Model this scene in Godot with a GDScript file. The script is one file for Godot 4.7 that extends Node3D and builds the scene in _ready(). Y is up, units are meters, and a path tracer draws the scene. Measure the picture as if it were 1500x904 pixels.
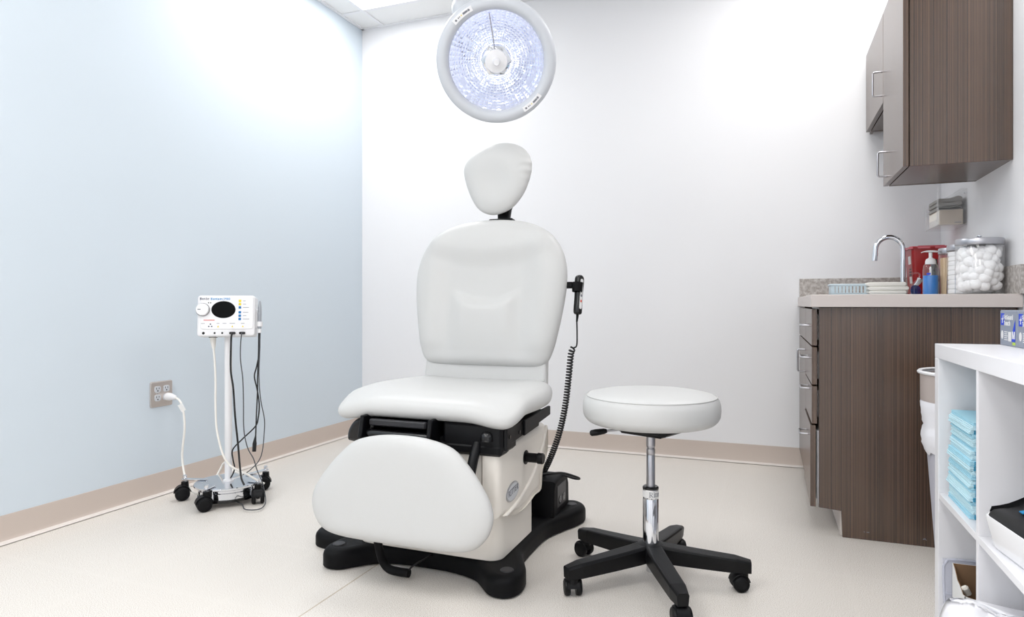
extends Node3D
# An outpatient procedure room: white examination chair under a surgical light, rolling stool,
# electrosurgical cart by a pale blue wall, dark laminate cabinets and a white cube shelf.

const XL := -2.605   # left wall
const XR := 0.81     # right wall
const ZB := -3.86    # back wall
const ZF := 2.49     # wall behind the camera
const YC := 2.765    # ceiling

var MT := {}
var taken := {}
var rng := RandomNumberGenerator.new()
var sgroup := 1

# ------------------------------------------------------------------ helpers
func mat(key: String, col: Color, rough := 0.5, metal := 0.0) -> StandardMaterial3D:
	var m := StandardMaterial3D.new()
	m.resource_name = key
	m.albedo_color = col
	m.roughness = rough
	m.metallic = metal
	MT[key] = m
	return m

func noise_tex(fr: float, size: int, ramp: Array, kind := FastNoiseLite.TYPE_SIMPLEX_SMOOTH, oct := 3, sd := 1) -> NoiseTexture2D:
	var n := FastNoiseLite.new()
	n.noise_type = kind
	n.frequency = fr
	n.fractal_octaves = oct
	n.seed = sd
	var t := NoiseTexture2D.new()
	t.width = size
	t.height = size
	t.seamless = true
	t.noise = n
	if ramp:
		var g := Gradient.new()
		var offs := PackedFloat32Array()
		var cols := PackedColorArray()
		for r in ramp:
			offs.append(r[0]); cols.append(r[1])
		g.offsets = offs
		g.colors = cols
		t.color_ramp = g
	return t

func wood_tex(sd: int) -> ImageTexture:
	# vertical straight grain: columns of tone with fine broken pores
	var w := 512
	var h := 512
	var im := Image.create(w, h, false, Image.FORMAT_RGB8)
	var n := FastNoiseLite.new()
	n.seed = sd
	n.noise_type = FastNoiseLite.TYPE_SIMPLEX
	n.fractal_octaves = 3
	n.frequency = 1.0
	var fine := FastNoiseLite.new()
	fine.seed = sd + 7
	fine.noise_type = FastNoiseLite.TYPE_VALUE
	fine.frequency = 1.0
	for x in w:
		var a := TAU * x / w
		var broad := n.get_noise_2d(cos(a) * 3.0, sin(a) * 3.0)
		var mid := n.get_noise_2d(cos(a) * 14.0 + 9.0, sin(a) * 14.0)
		var thin := fine.get_noise_2d(cos(a) * 70.0, sin(a) * 70.0)
		for y in h:
			var b := TAU * y / h
			var streak := fine.get_noise_3d(cos(a) * 80.0, sin(a) * 80.0, 4.0 * sin(b)) * 0.6 + fine.get_noise_3d(cos(a) * 80.0 + 50.0, sin(a) * 80.0, 5.0 * cos(b)) * 0.4
			var t := clampf(0.5 + 0.16 * broad + 0.26 * mid + 0.24 * thin + 0.20 * streak, 0.0, 1.0)
			im.set_pixel(x, y, Color(0.150, 0.110, 0.088).lerp(Color(0.485, 0.372, 0.294), t))
	return ImageTexture.create_from_image(im)

func numbered(called: String) -> String:
	if not taken.has(called):
		taken[called] = 0
		return called
	taken[called] += 1
	return "%s_%03d" % [called, taken[called]]

func thing(called: String, label: String, category: String, at := Vector3.ZERO, turn := 0.0, group := "") -> Node3D:
	var o := Node3D.new()
	o.name = numbered(called)
	add_child(o)
	o.position = at
	o.rotation.y = turn
	tag(o, label, category, group)
	return o

func tag(o: Node, label: String, category: String, group := "") -> void:
	o.set_meta("label", label)
	o.set_meta("category", category)
	if group:
		o.set_meta("group", group)

func copy(o: Node3D, at: Vector3, turn: float, label := "") -> Node3D:
	var c: Node3D = o.duplicate()
	c.name = numbered(str(o.name))
	add_child(c)
	c.position = at
	c.rotation.y = turn
	if label:
		c.set_meta("label", label)
	return c

func S() -> SurfaceTool:
	var s := SurfaceTool.new()
	s.begin(Mesh.PRIMITIVE_TRIANGLES)
	s.set_smooth_group(-1)
	return s

func part(called: String, s: SurfaceTool, m: Material, parent: Node3D = null, at := Vector3.ZERO) -> MeshInstance3D:
	s.generate_normals()
	s.set_material(m)
	var o := MeshInstance3D.new()
	o.mesh = s.commit()
	if parent == null:
		o.name = numbered(called)
		add_child(o)
	else:
		o.name = called
		parent.add_child(o, true)
	o.position = at
	return o

func struct(called: String, s: SurfaceTool, m: Material, parent: Node3D = null) -> MeshInstance3D:
	var o := part(called, s, m, parent)
	if parent == null:
		o.set_meta("kind", "structure")
	return o

func words(called: String, txt: String, high: float, m: Material, parent: Node3D, xf: Transform3D, bold := true, face := "Droid Sans") -> MeshInstance3D:
	var t := TextMesh.new()
	t.text = txt
	var f := SystemFont.new()
	f.font_names = PackedStringArray([face])
	f.font_weight = 700 if bold else 400
	t.font = f
	t.font_size = 32
	t.pixel_size = high / 32.0
	t.depth = 0.0006
	t.curve_step = 2.0
	t.material = m
	var o := MeshInstance3D.new()
	o.mesh = t
	o.name = called
	parent.add_child(o, true)
	o.transform = xf
	return o

func tri(s: SurfaceTool, a: Vector3, b: Vector3, c: Vector3) -> void:
	s.add_vertex(a); s.add_vertex(c); s.add_vertex(b)

func quad(s: SurfaceTool, a: Vector3, b: Vector3, c: Vector3, d: Vector3) -> void:
	tri(s, a, b, c)
	tri(s, a, c, d)

func face(s: SurfaceTool, p: Array, c: Vector3) -> void:
	var n: Vector3 = (p[1] - p[0]).cross(p[2] - p[0])
	if n.dot(p[0] - c) < 0.0:
		p = p.duplicate()
		p.reverse()
	for i in range(1, p.size() - 1):
		tri(s, p[0], p[i], p[i + 1])

# a box with chamfered edges
func bx(s: SurfaceTool, c: Vector3, sz: Vector3, bev := 0.0, b := Basis()) -> void:
	s.set_smooth_group(-1)
	var h := sz / 2.0
	bev = minf(bev, minf(h.x, minf(h.y, h.z)) * 0.95)
	var pt := func(sg: Vector3, ax: int) -> Vector3:
		var v := Vector3(sg.x * (h.x - bev), sg.y * (h.y - bev), sg.z * (h.z - bev))
		v[ax] = sg[ax] * h[ax]
		return c + b * v
	for ax in 3:
		var u := (ax + 1) % 3
		var w := (ax + 2) % 3
		for sg in [-1.0, 1.0]:
			var ring := []
			for q in [[-1, -1], [1, -1], [1, 1], [-1, 1]]:
				var v := Vector3.ZERO
				v[ax] = sg; v[u] = q[0]; v[w] = q[1]
				ring.append(pt.call(v, ax))
			face(s, ring, c)
	if bev > 0.0:
		for ax in 3:
			var u := (ax + 1) % 3
			var w := (ax + 2) % 3
			for q in [[-1, -1], [1, -1], [1, 1], [-1, 1]]:
				var lo := Vector3.ZERO
				lo[ax] = -1; lo[u] = q[0]; lo[w] = q[1]
				var hi := lo
				hi[ax] = 1
				face(s, [pt.call(lo, u), pt.call(hi, u), pt.call(hi, w), pt.call(lo, w)], c)
		for x in [-1, 1]:
			for y in [-1, 1]:
				for z in [-1, 1]:
					var v := Vector3(x, y, z)
					face(s, [pt.call(v, 0), pt.call(v, 1), pt.call(v, 2)], c)

# box from two corners
func bb(s: SurfaceTool, a: Vector3, b: Vector3, bev := 0.0) -> void:
	bx(s, (a + b) / 2.0, (b - a).abs(), bev)

# profile of (radius, height) turned about y
func lathe(s: SurfaceTool, prof: Array, n := 32, xf := Transform3D()) -> void:
	sgroup += 1
	for i in prof.size() - 1:
		var p: Vector2 = prof[i]
		var q: Vector2 = prof[i + 1]
		if p.distance_to(q) < 1e-6:
			sgroup += 1
			continue
		if i > 0:
			var o: Vector2 = prof[i - 1]
			if absf((p - o).angle_to(q - p)) > 0.7:
				sgroup += 1
		s.set_smooth_group(sgroup)
		for j in n:
			var t := TAU * j / n
			var t2 := TAU * (j + 1) / n
			var a := xf * Vector3(p.x * cos(t), p.y, p.x * sin(t))
			var b := xf * Vector3(p.x * cos(t2), p.y, p.x * sin(t2))
			var c := xf * Vector3(q.x * cos(t2), q.y, q.x * sin(t2))
			var d := xf * Vector3(q.x * cos(t), q.y, q.x * sin(t))
			if p.x > 1e-6:
				tri(s, a, c, b)
			if q.x > 1e-6:
				tri(s, a, d, c)

func arc(c: Vector2, r: float, a0: float, a1: float, n := 6) -> Array:
	var out := []
	for i in n + 1:
		var a := deg_to_rad(lerpf(a0, a1, float(i) / n))
		out.append(c + r * Vector2(cos(a), sin(a)))
	return out

func smooth(pts: Array, sub := 6, closed := false) -> Array:
	var out := []
	var n := pts.size()
	var last := n if closed else n - 1
	for i in last:
		var p0 = pts[(i - 1 + n) % n] if closed or i > 0 else pts[i]
		var p1 = pts[i]
		var p2 = pts[(i + 1) % n]
		var p3 = pts[(i + 2) % n] if closed or i + 2 < n else p2
		for k in sub:
			out.append(p1.cubic_interpolate(p2, p0, p3, float(k) / sub))
	if not closed:
		out.append(pts[n - 1])
	return out

func tube(s: SurfaceTool, pts: Array, rad, n := 8, cap := true, flat := 1.0) -> void:
	sgroup += 1
	var rings := []
	var up := Vector3.UP
	var m := pts.size()
	for i in m:
		var d: Vector3 = (pts[mini(i + 1, m - 1)] - pts[maxi(i - 1, 0)]).normalized()
		if i == 0:
			up = Vector3.UP if absf(d.y) < 0.9 else Vector3.RIGHT
		var u := (up - d * up.dot(d)).normalized()
		var w := d.cross(u)
		up = u
		var r: float = rad[i] if rad is Array else rad
		var ring := []
		for k in n:
			var a := TAU * k / n
			ring.append(pts[i] + (u * cos(a) * flat + w * sin(a)) * r)
		rings.append(ring)
	s.set_smooth_group(sgroup)
	for i in m - 1:
		for k in n:
			var k2 := (k + 1) % n
			quad(s, rings[i][k], rings[i][k2], rings[i + 1][k2], rings[i + 1][k])
	if cap:
		sgroup += 1
		s.set_smooth_group(sgroup)
		for k in range(1, n - 1):
			tri(s, rings[0][0], rings[0][k + 1], rings[0][k])
			tri(s, rings[m - 1][0], rings[m - 1][k], rings[m - 1][k + 1])

func rod(s: SurfaceTool, a: Vector3, b: Vector3, r: float, n := 12) -> void:
	tube(s, [a, b], r, n)

func rrect(w: float, h: float, r: float, n := 4, c := Vector2.ZERO) -> Array:
	var o := []
	o.append_array(arc(c + Vector2(w / 2 - r, -h / 2 + r), r, -90, 0, n))
	o.append_array(arc(c + Vector2(w / 2 - r, h / 2 - r), r, 0, 90, n))
	o.append_array(arc(c + Vector2(-w / 2 + r, h / 2 - r), r, 90, 180, n))
	o.append_array(arc(c + Vector2(-w / 2 + r, -h / 2 + r), r, 180, 270, n))
	return o

func ellipse(a: float, b: float, n := 32) -> Array:
	var o := []
	for i in n:
		o.append(Vector2(a * cos(TAU * i / n), b * sin(TAU * i / n)))
	return o

func inset(poly: Array, d: float) -> Array:
	var out := []
	var n := poly.size()
	for i in n:
		var e1: Vector2 = (poly[i] - poly[(i - 1 + n) % n]).normalized()
		var e2: Vector2 = (poly[(i + 1) % n] - poly[i]).normalized()
		var n1 := Vector2(-e1.y, e1.x)
		var n2 := Vector2(-e2.y, e2.x)
		var mm := n1 + n2
		var l := maxf(mm.length_squared() / 2.0, 0.25)
		out.append(poly[i] + mm * (d / l))
	return out

# counter-clockwise outline in x, y pushed along z from 0 to h; bevels of size bf at the front (z = h) and bk at the back
func prism(s: SurfaceTool, poly_in: Array, h: float, bf := 0.0, bk := 0.0, xf := Transform3D(), steps := 1) -> void:
	var poly := poly_in
	var area := 0.0
	for i in poly.size():
		area += poly[i].cross(poly[(i + 1) % poly.size()])
	if area < 0:
		poly = poly_in.duplicate()
		poly.reverse()
	var layers := []
	for k in steps + 1:
		if bk <= 0 and k > 0:
			break
		var a := PI / 2 * k / steps
		layers.append([inset(poly, bk * (1.0 - sin(a))) if bk > 0 else poly, bk * (1.0 - cos(a))])
	for k in steps + 1:
		if bf <= 0 and k > 0:
			break
		var a := PI / 2 * k / steps
		layers.append([inset(poly, bf * (1.0 - cos(a))) if bf > 0 else poly, h - bf * (1.0 - sin(a))])
	var n := poly.size()
	sgroup += 2
	var g := PackedInt32Array()
	var cur := sgroup
	for i in n:
		var e1: Vector2 = poly[i] - poly[(i - 1 + n) % n]
		var e2: Vector2 = poly[(i + 1) % n] - poly[i]
		if absf(e1.angle_to(e2)) > 0.75:
			cur += 1
		g.append(cur)
	sgroup = cur + 1
	var round_it := steps > 2
	for l in layers.size() - 1:
		if not round_it and l > 0:
			for i in n:
				g[i] += 100000
		for i in n:
			var j := (i + 1) % n
			s.set_smooth_group(g[i])
			var A: Vector2 = layers[l][0][i]
			var B: Vector2 = layers[l][0][j]
			var C: Vector2 = layers[l + 1][0][j]
			var D: Vector2 = layers[l + 1][0][i]
			var z0: float = layers[l][1]
			var z1: float = layers[l + 1][1]
			quad(s, xf * Vector3(A.x, A.y, z0), xf * Vector3(B.x, B.y, z0), xf * Vector3(C.x, C.y, z1), xf * Vector3(D.x, D.y, z1))
	s.set_smooth_group(-1)
	for e in [0, layers.size() - 1]:
		var ring: Array = layers[e][0]
		var z: float = layers[e][1]
		var ids := Geometry2D.triangulate_polygon(PackedVector2Array(ring))
		for t in range(0, ids.size(), 3):
			var a: Vector2 = ring[ids[t]]
			var b: Vector2 = ring[ids[t + 1]]
			var c: Vector2 = ring[ids[t + 2]]
			var turn := (b - a).cross(c - a) > 0
			if turn == (e != 0):
				tri(s, xf * Vector3(a.x, a.y, z), xf * Vector3(b.x, b.y, z), xf * Vector3(c.x, c.y, z))
			else:
				tri(s, xf * Vector3(a.x, a.y, z), xf * Vector3(c.x, c.y, z), xf * Vector3(b.x, b.y, z))

# upholstered cushion: closed outline in x, y; front swells to tf along +z, back to tb along -z
func pillow(s: SurfaceTool, line: Array, tf: float, tb: float, p := 7.0, disp = null, rings := 22, mid := Vector2.ZERO, warp = null) -> void:
	sgroup += 1
	s.set_smooth_group(sgroup)
	var n := line.size()
	var at := func(i: int, k: int, sd: float) -> Vector3:
		var t := float(k) / rings
		var sc := 1.0 - pow(1.0 - t, 1.9)
		var q: Vector2 = mid + (line[i % n] - mid) * sc
		var h := pow(maxf(0.0, 1.0 - pow(sc, p)), 0.5)
		var z := tf * h if sd > 0 else -tb * h
		if disp != null and sd > 0:
			z += disp.call(q, sc) * h
		var v := Vector3(q.x, q.y, z)
		return warp.call(v) if warp != null else v
	for sd in [1.0, -1.0]:
		for k in rings:
			for i in n:
				var a: Vector3 = at.call(i, k, sd)
				var b: Vector3 = at.call(i + 1, k, sd)
				var c: Vector3 = at.call(i + 1, k + 1, sd)
				var d: Vector3 = at.call(i, k + 1, sd)
				if sd > 0:
					tri(s, a, d, c)
					if k > 0:
						tri(s, a, c, b)
				else:
					tri(s, a, c, d)
					if k > 0:
						tri(s, a, b, c)

func mirror(half: Array) -> Array:
	# half outline on x >= 0 from bottom centre to top centre, counter-clockwise
	var o := half.duplicate()
	for i in range(half.size() - 1, -1, -1):
		if half[i].x > 1e-5:
			o.append(Vector2(-half[i].x, half[i].y))
	return o

func ss(a: float, b: float, x: float) -> float:
	return smoothstep(a, b, x) if b > a else 1.0 - smoothstep(b, a, x)

func facing(n: Vector3, up := Vector3.UP) -> Basis:
	var z := n.normalized()
	var x := up.cross(z).normalized()
	return Basis(x, z.cross(x), z)

# ------------------------------------------------------------------ camera, light, materials
func setting_light() -> void:
	var cam := Camera3D.new()
	cam.name = "camera"
	add_child(cam)
	cam.position = Vector3(0, 0.875, 0)
	cam.rotation = Vector3(0, 0.3702, 0)
	var near := 0.05
	var f := 965.5
	cam.set_frustum(near * 904.0 / f, Vector2(0, -6.0 / f * near), near, 60.0)
	cam.current = true

	var we := WorldEnvironment.new()
	we.name = "environment"
	var e := Environment.new()
	e.background_mode = Environment.BG_COLOR
	e.background_color = Color(0.02, 0.02, 0.02)
	e.tonemap_mode = Environment.TONE_MAPPER_LINEAR
	e.tonemap_exposure = 0.47
	e.sdfgi_enabled = true
	e.ssao_enabled = true
	e.ssil_enabled = true
	we.environment = e
	add_child(we)

func troffers() -> void:
	# fluorescent troffers in the suspended ceiling, plus unseen ones added for frontal fill
	var spots := [
		[Vector3(-2.125, 0, -3.0), "recessed ceiling light panel beside the pale blue wall and the far white wall"],
		[Vector3(0.315, 0, -3.0), "recessed ceiling light panel in front of the upper cabinets"],
		[Vector3(-2.125, 0, -0.56), "recessed ceiling light panel over the bare floor along the pale blue wall"],
		[Vector3(-0.295, 0, -0.56), "recessed ceiling light panel over the middle of the room beside the cube shelf"],
		[Vector3(-1.21 - 0.305, 0, 0.66), "added unseen ceiling fill panel over the middle of the open floor, away from both side walls"],  # unseen panel, added to strengthen the light from the front
		[Vector3(-2.125, 0, 1.88), "added unseen ceiling fill panel by the wall opposite the chair, on the blue wall side"],  # this and the next: unseen pair behind the camera, added as front fill
		[Vector3(-0.295, 0, 1.88), "added unseen ceiling fill panel by the wall opposite the chair, on the cabinet side"]]
	for a in spots:
		var at: Vector3 = a[0]
		at.y = YC
		var o := thing("ceiling_light", a[1], "ceiling light", at, 0, "recessed ceiling light panels")
		var s := S()
		for x in [-1, 1]:
			bb(s, Vector3(x * 0.298 - 0.007, -0.004, -0.603), Vector3(x * 0.298 + 0.007, 0.03, 0.603))
			bb(s, Vector3(-0.298, -0.004, x * 0.598 - 0.007), Vector3(0.298, 0.03, x * 0.598 + 0.007))
		part("frame", s, MT.white_metal, o)
		s = S()
		bb(s, Vector3(-0.291, 0.008, -0.591), Vector3(0.291, 0.018, 0.591))
		part("diffuser_light_panel", s, MT.glow_panel, o)
		var l := AreaLight3D.new()
		l.name = "troffer_light"
		l.area_size = Vector2(0.58, 1.18)
		l.light_energy = 3.4
		l.light_color = Color(1.0, 0.995, 0.985)
		l.area_range = 12.0
		l.shadow_enabled = true
		o.add_child(l)
		l.position = Vector3(0, 0.004, 0)
		l.rotation = Vector3(-PI / 2, 0, 0)

func materials() -> void:
	mat("white_wall", Color(0.925, 0.926, 0.937), 0.7)
	mat("blue_wall", Color(0.832, 0.875, 0.912), 0.7)
	mat("ceiling_tile", Color(0.93, 0.93, 0.93), 0.9)
	mat("white_metal", Color(0.92, 0.92, 0.93), 0.4)
	mat("base_cove", Color(0.78, 0.728, 0.692), 0.55)
	mat("base_toe", Color(0.87, 0.84, 0.82), 0.5)
	var fl := mat("floor_vinyl", Color(1, 1, 1), 0.42)
	fl.albedo_texture = noise_tex(0.11, 1024, [[0.0, Color(0.64, 0.60, 0.555)], [0.34, Color(0.845, 0.82, 0.79)], [0.6, Color(0.89, 0.87, 0.847)], [1.0, Color(0.96, 0.95, 0.935)]], FastNoiseLite.TYPE_SIMPLEX, 2, 5)
	fl.uv1_triplanar = true
	fl.uv1_world_triplanar = true
	fl.uv1_scale = Vector3(2.3, 2.3, 2.3)
	mat("seam", Color(0.76, 0.71, 0.64), 0.5)
	var w := mat("wood", Color(1, 1, 1), 0.26)
	w.albedo_texture = wood_tex(3)
	w.uv1_triplanar = true
	w.uv1_world_triplanar = true
	w.uv1_scale = Vector3(2.6, 0.9, 2.6)
	w.metallic_specular = 0.68
	w.uv1_triplanar_sharpness = 8.0
	mat("counter", Color(0.80, 0.765, 0.75), 0.4)
	var st := mat("stone", Color(1, 1, 1), 0.45)
	st.albedo_texture = noise_tex(0.03, 512, [[0.0, Color(0.58, 0.55, 0.53)], [0.4, Color(0.67, 0.645, 0.625)], [0.6, Color(0.72, 0.70, 0.685)], [1.0, Color(0.83, 0.815, 0.80)]], FastNoiseLite.TYPE_SIMPLEX, 5, 9)
	st.uv1_triplanar = true
	st.uv1_world_triplanar = true
	st.uv1_scale = Vector3(2.5, 2.5, 2.5)
	var vy := mat("vinyl", Color(0.785, 0.787, 0.785), 0.42)
	vy.normal_enabled = true
	var nt := noise_tex(0.25, 256, [], FastNoiseLite.TYPE_SIMPLEX, 2, 11)
	nt.as_normal_map = true
	nt.bump_strength = 1.5
	vy.normal_texture = nt
	vy.normal_scale = 0.25
	vy.uv1_triplanar = true
	vy.uv1_scale = Vector3(6, 6, 6)
	mat("cover_beige", Color(0.945, 0.925, 0.895), 0.38)
	mat("cover_seam", Color(0.62, 0.59, 0.56), 0.5)
	mat("black_plastic", Color(0.05, 0.052, 0.062), 0.42)
	mat("black_gloss", Color(0.05, 0.052, 0.06), 0.18)
	mat("display_black", Color(0.02, 0.022, 0.027), 0.3)
	MT.display_black.metallic_specular = 0.22
	mat("black_matte", Color(0.05, 0.051, 0.06), 0.55)
	mat("dark_grey", Color(0.15, 0.15, 0.165), 0.45)
	mat("chrome", Color(0.86, 0.87, 0.89), 0.08, 1.0)
	mat("steel", Color(0.70, 0.70, 0.72), 0.28, 1.0)
	mat("brushed", Color(0.80, 0.77, 0.75), 0.35, 1.0)
	mat("white_plastic", Color(0.92, 0.92, 0.93), 0.35)
	mat("lamp_grey", Color(0.80, 0.815, 0.84), 0.35)
	mat("white_gloss", Color(0.94, 0.94, 0.95), 0.18)
	mat("cord_white", Color(0.93, 0.92, 0.90), 0.45)
	mat("cord_black", Color(0.07, 0.07, 0.08), 0.45)
	mat("cord_grey", Color(0.28, 0.29, 0.31), 0.45)
	mat("pencil_grey", Color(0.62, 0.64, 0.67), 0.4)
	mat("shelf_white", Color(0.925, 0.925, 0.94), 0.32)
	mat("ink_navy", Color(0.10, 0.14, 0.28), 0.6)
	mat("ink_cyan", Color(0.10, 0.55, 0.78), 0.6)
	mat("ink_grey", Color(0.48, 0.49, 0.52), 0.6)
	mat("ink_red", Color(0.86, 0.36, 0.32), 0.6)
	mat("ink_black", Color(0.05, 0.05, 0.055), 0.5)
	mat("key_yellow", Color(0.90, 0.82, 0.15), 0.45)
	mat("key_blue", Color(0.05, 0.45, 0.70), 0.45)
	mat("red_plastic", Color(0.62, 0.035, 0.05), 0.3)
	mat("red_lid", Color(0.80, 0.40, 0.44), 0.25)
	mat("label_white", Color(0.90, 0.90, 0.90), 0.6)
	mat("towel", Color(0.945, 0.94, 0.915), 0.95)
	mat("cotton", Color(0.96, 0.96, 0.965), 1.0)
	mat("stick_wood", Color(0.91, 0.80, 0.64), 0.75)
	mat("basket", Color(0.86, 0.92, 0.95), 0.4)
	mat("box_beige", Color(0.80, 0.745, 0.68), 0.75)
	mat("glove_grey", Color(0.60, 0.59, 0.575), 0.8)
	mat("paper", Color(0.93, 0.91, 0.875), 0.85)
	mat("cardboard", Color(0.56, 0.44, 0.33), 0.9)
	mat("pad_light", Color(0.66, 0.85, 0.92), 0.8)
	mat("pad_pale", Color(0.78, 0.905, 0.945), 0.8)
	mat("pad_deep", Color(0.22, 0.62, 0.77), 0.8)
	mat("trash_body", Color(0.72, 0.72, 0.76), 0.5)
	mat("trash_band", Color(0.70, 0.655, 0.635), 0.4)
	mat("bag_white", Color(0.93, 0.93, 0.95), 0.38)
	mat("glove_box_grey", Color(0.56, 0.59, 0.65), 0.5)
	mat("glove_box_blue", Color(0.02, 0.25, 0.80), 0.5)
	mat("glove_box_green", Color(0.72, 0.84, 0.30), 0.5)
	mat("cap_black", Color(0.05, 0.05, 0.06), 0.3)
	mat("violet_liquid", Color(0.36, 0.22, 0.40), 0.25)
	MT.black_matte.metallic_specular = 0.25
	MT.black_plastic.metallic_specular = 0.33
	var mi := mat("mirror", Color(0.93, 0.945, 1.0), 0.12, 1.0)
	mi.emission_enabled = true
	mi.emission = Color(0.80, 0.85, 1.0)
	mi.emission_energy_multiplier = 0.40
	var g := mat("glow_panel", Color(1, 1, 1), 0.6)
	g.emission_enabled = true
	g.emission = Color(1.0, 0.99, 0.975)
	g.emission_energy_multiplier = 1.6
	var bu := mat("bulb_glow", Color(1, 1, 1), 0.4)
	bu.emission_enabled = true
	bu.emission = Color(0.97, 0.98, 1.0)
	bu.emission_energy_multiplier = 12.0
	var gl := mat("glass", Color(0.97, 0.985, 0.985, 0.04), 0.02)
	gl.transparency = BaseMaterial3D.TRANSPARENCY_ALPHA
	var ac := mat("acrylic", Color(0.97, 0.975, 0.98, 0.05), 0.03)
	ac.transparency = BaseMaterial3D.TRANSPARENCY_ALPHA
	var fp := mat("frosted_plastic", Color(0.86, 0.87, 0.93, 0.55), 0.4)
	fp.transparency = BaseMaterial3D.TRANSPARENCY_ALPHA
	var lq := mat("blue_liquid", Color(0.06, 0.56, 0.93, 0.80), 0.05)
	lq.transparency = BaseMaterial3D.TRANSPARENCY_ALPHA
	var tl := mat("tinted_lens", Color(0.12, 0.25, 0.50, 0.6), 0.05)
	tl.transparency = BaseMaterial3D.TRANSPARENCY_ALPHA
	for k in ["glass", "acrylic", "frosted_plastic", "blue_liquid", "tinted_lens"]:
		MT[k].cull_mode = BaseMaterial3D.CULL_DISABLED

# ------------------------------------------------------------------ room
func room() -> void:
	var s := S()
	bb(s, Vector3(XL - 0.1, -0.1, ZB - 0.1), Vector3(XR + 0.1, 0, ZF + 0.1))
	var fl := struct("floor", s, MT.floor_vinyl)
	s = S()
	bb(s, Vector3(-1.2255, -0.002, ZB + 0.02), Vector3(-1.2215, 0.0004, ZF))
	struct("seam", s, MT.seam, fl)
	s = S()
	bb(s, Vector3(XL - 0.1, 0, ZB - 0.1), Vector3(XR + 0.1, YC + 0.2, ZB))
	struct("wall_back", s, MT.white_wall)
	s = S()
	bb(s, Vector3(XL - 0.1, 0, ZB), Vector3(XL, YC + 0.2, ZF))
	struct("wall_left", s, MT.blue_wall)
	s = S()
	bb(s, Vector3(XR, 0, ZB), Vector3(XR + 0.1, YC + 0.2, ZF))
	struct("wall_right", s, MT.white_wall)
	s = S()
	bb(s, Vector3(XL - 0.1, 0, ZF), Vector3(XR + 0.1, YC + 0.2, ZF + 0.1))
	struct("wall_front", s, MT.white_wall)

	# suspended ceiling: slab above, laid-in tiles, tee rails, wall angles
	s = S()
	bb(s, Vector3(XL - 0.1, YC + 0.15, ZB - 0.1), Vector3(XR + 0.1, YC + 0.25, ZF + 0.1))
	var ce := struct("ceiling", s, MT.ceiling_tile)
	var gx := [XL, -2.43, -1.82, -1.21, -0.60, 0.01, 0.62, XR]
	var gz := [ZB, -3.61, -2.39, -1.17, 0.05, 1.27, ZF]
	for i in gx.size() - 1:
		for k in gz.size() - 1:
			if i == 1 and k % 2 == 1 or i == 4 and (k == 3 or k == 5) or i == 2 and k == 4 or i == 5 and k == 1:
				continue
			s = S()
			bb(s, Vector3(gx[i] + 0.004, YC + 0.002, gz[k] + 0.004), Vector3(gx[i + 1] - 0.004, YC + 0.02, gz[k + 1] - 0.004), 0.004)
			struct("tile", s, MT.ceiling_tile, ce)
	for i in range(1, gx.size() - 1):
		s = S()
		bb(s, Vector3(gx[i] - 0.012, YC - 0.004, ZB), Vector3(gx[i] + 0.012, YC + 0.004, ZF))
		struct("rail", s, MT.white_metal, ce)
	for k in range(1, gz.size() - 1):
		s = S()
		bb(s, Vector3(XL, YC - 0.0035, gz[k] - 0.012), Vector3(XR, YC + 0.0035, gz[k] + 0.012))
		struct("rail", s, MT.white_metal, ce)
	s = S()
	bb(s, Vector3(XL, YC - 0.004, ZB), Vector3(XL + 0.022, YC + 0.002, ZF))
	struct("wall_angle", s, MT.white_metal, ce)
	s = S()
	bb(s, Vector3(XL, YC - 0.004, ZB), Vector3(XR, YC + 0.002, ZB + 0.022))
	struct("wall_angle", s, MT.white_metal, ce)

	# vinyl cove base with a pale flared toe whose lip stands a little off the floor
	var prof := [Vector2(0, 0.012), Vector2(0.010, 0.012), Vector2(0.0045, 0.022), Vector2(0.0035, 0.100), Vector2(0.0025, 0.104), Vector2(0, 0.104)]
	var toe := [Vector2(0, 0), Vector2(0.012, 0), Vector2(0.013, 0.0028), Vector2(0.025, 0.0028), Vector2(0.024, 0.0044), Vector2(0.010, 0.012), Vector2(0, 0.012)]
	var along_z := Transform3D(Basis(Vector3.RIGHT, Vector3.UP, Vector3.BACK), Vector3(XL, 0, ZB))
	var along_x := Transform3D(Basis(Vector3.BACK, Vector3.UP, Vector3.RIGHT), Vector3(XL, 0, ZB))
	s = S(); prism(s, prof, ZF - ZB, 0, 0, along_z); struct("baseboard_left", s, MT.base_cove)
	s = S(); prism(s, prof, 0.262 - XL, 0, 0, along_x); struct("baseboard_back", s, MT.base_cove)
	s = S(); prism(s, toe, ZF - ZB, 0, 0, along_z); struct("trim_1", s, MT.base_toe)
	s = S(); prism(s, toe, 0.262 - XL, 0, 0, along_x); struct("trim_2", s, MT.base_toe)

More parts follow.
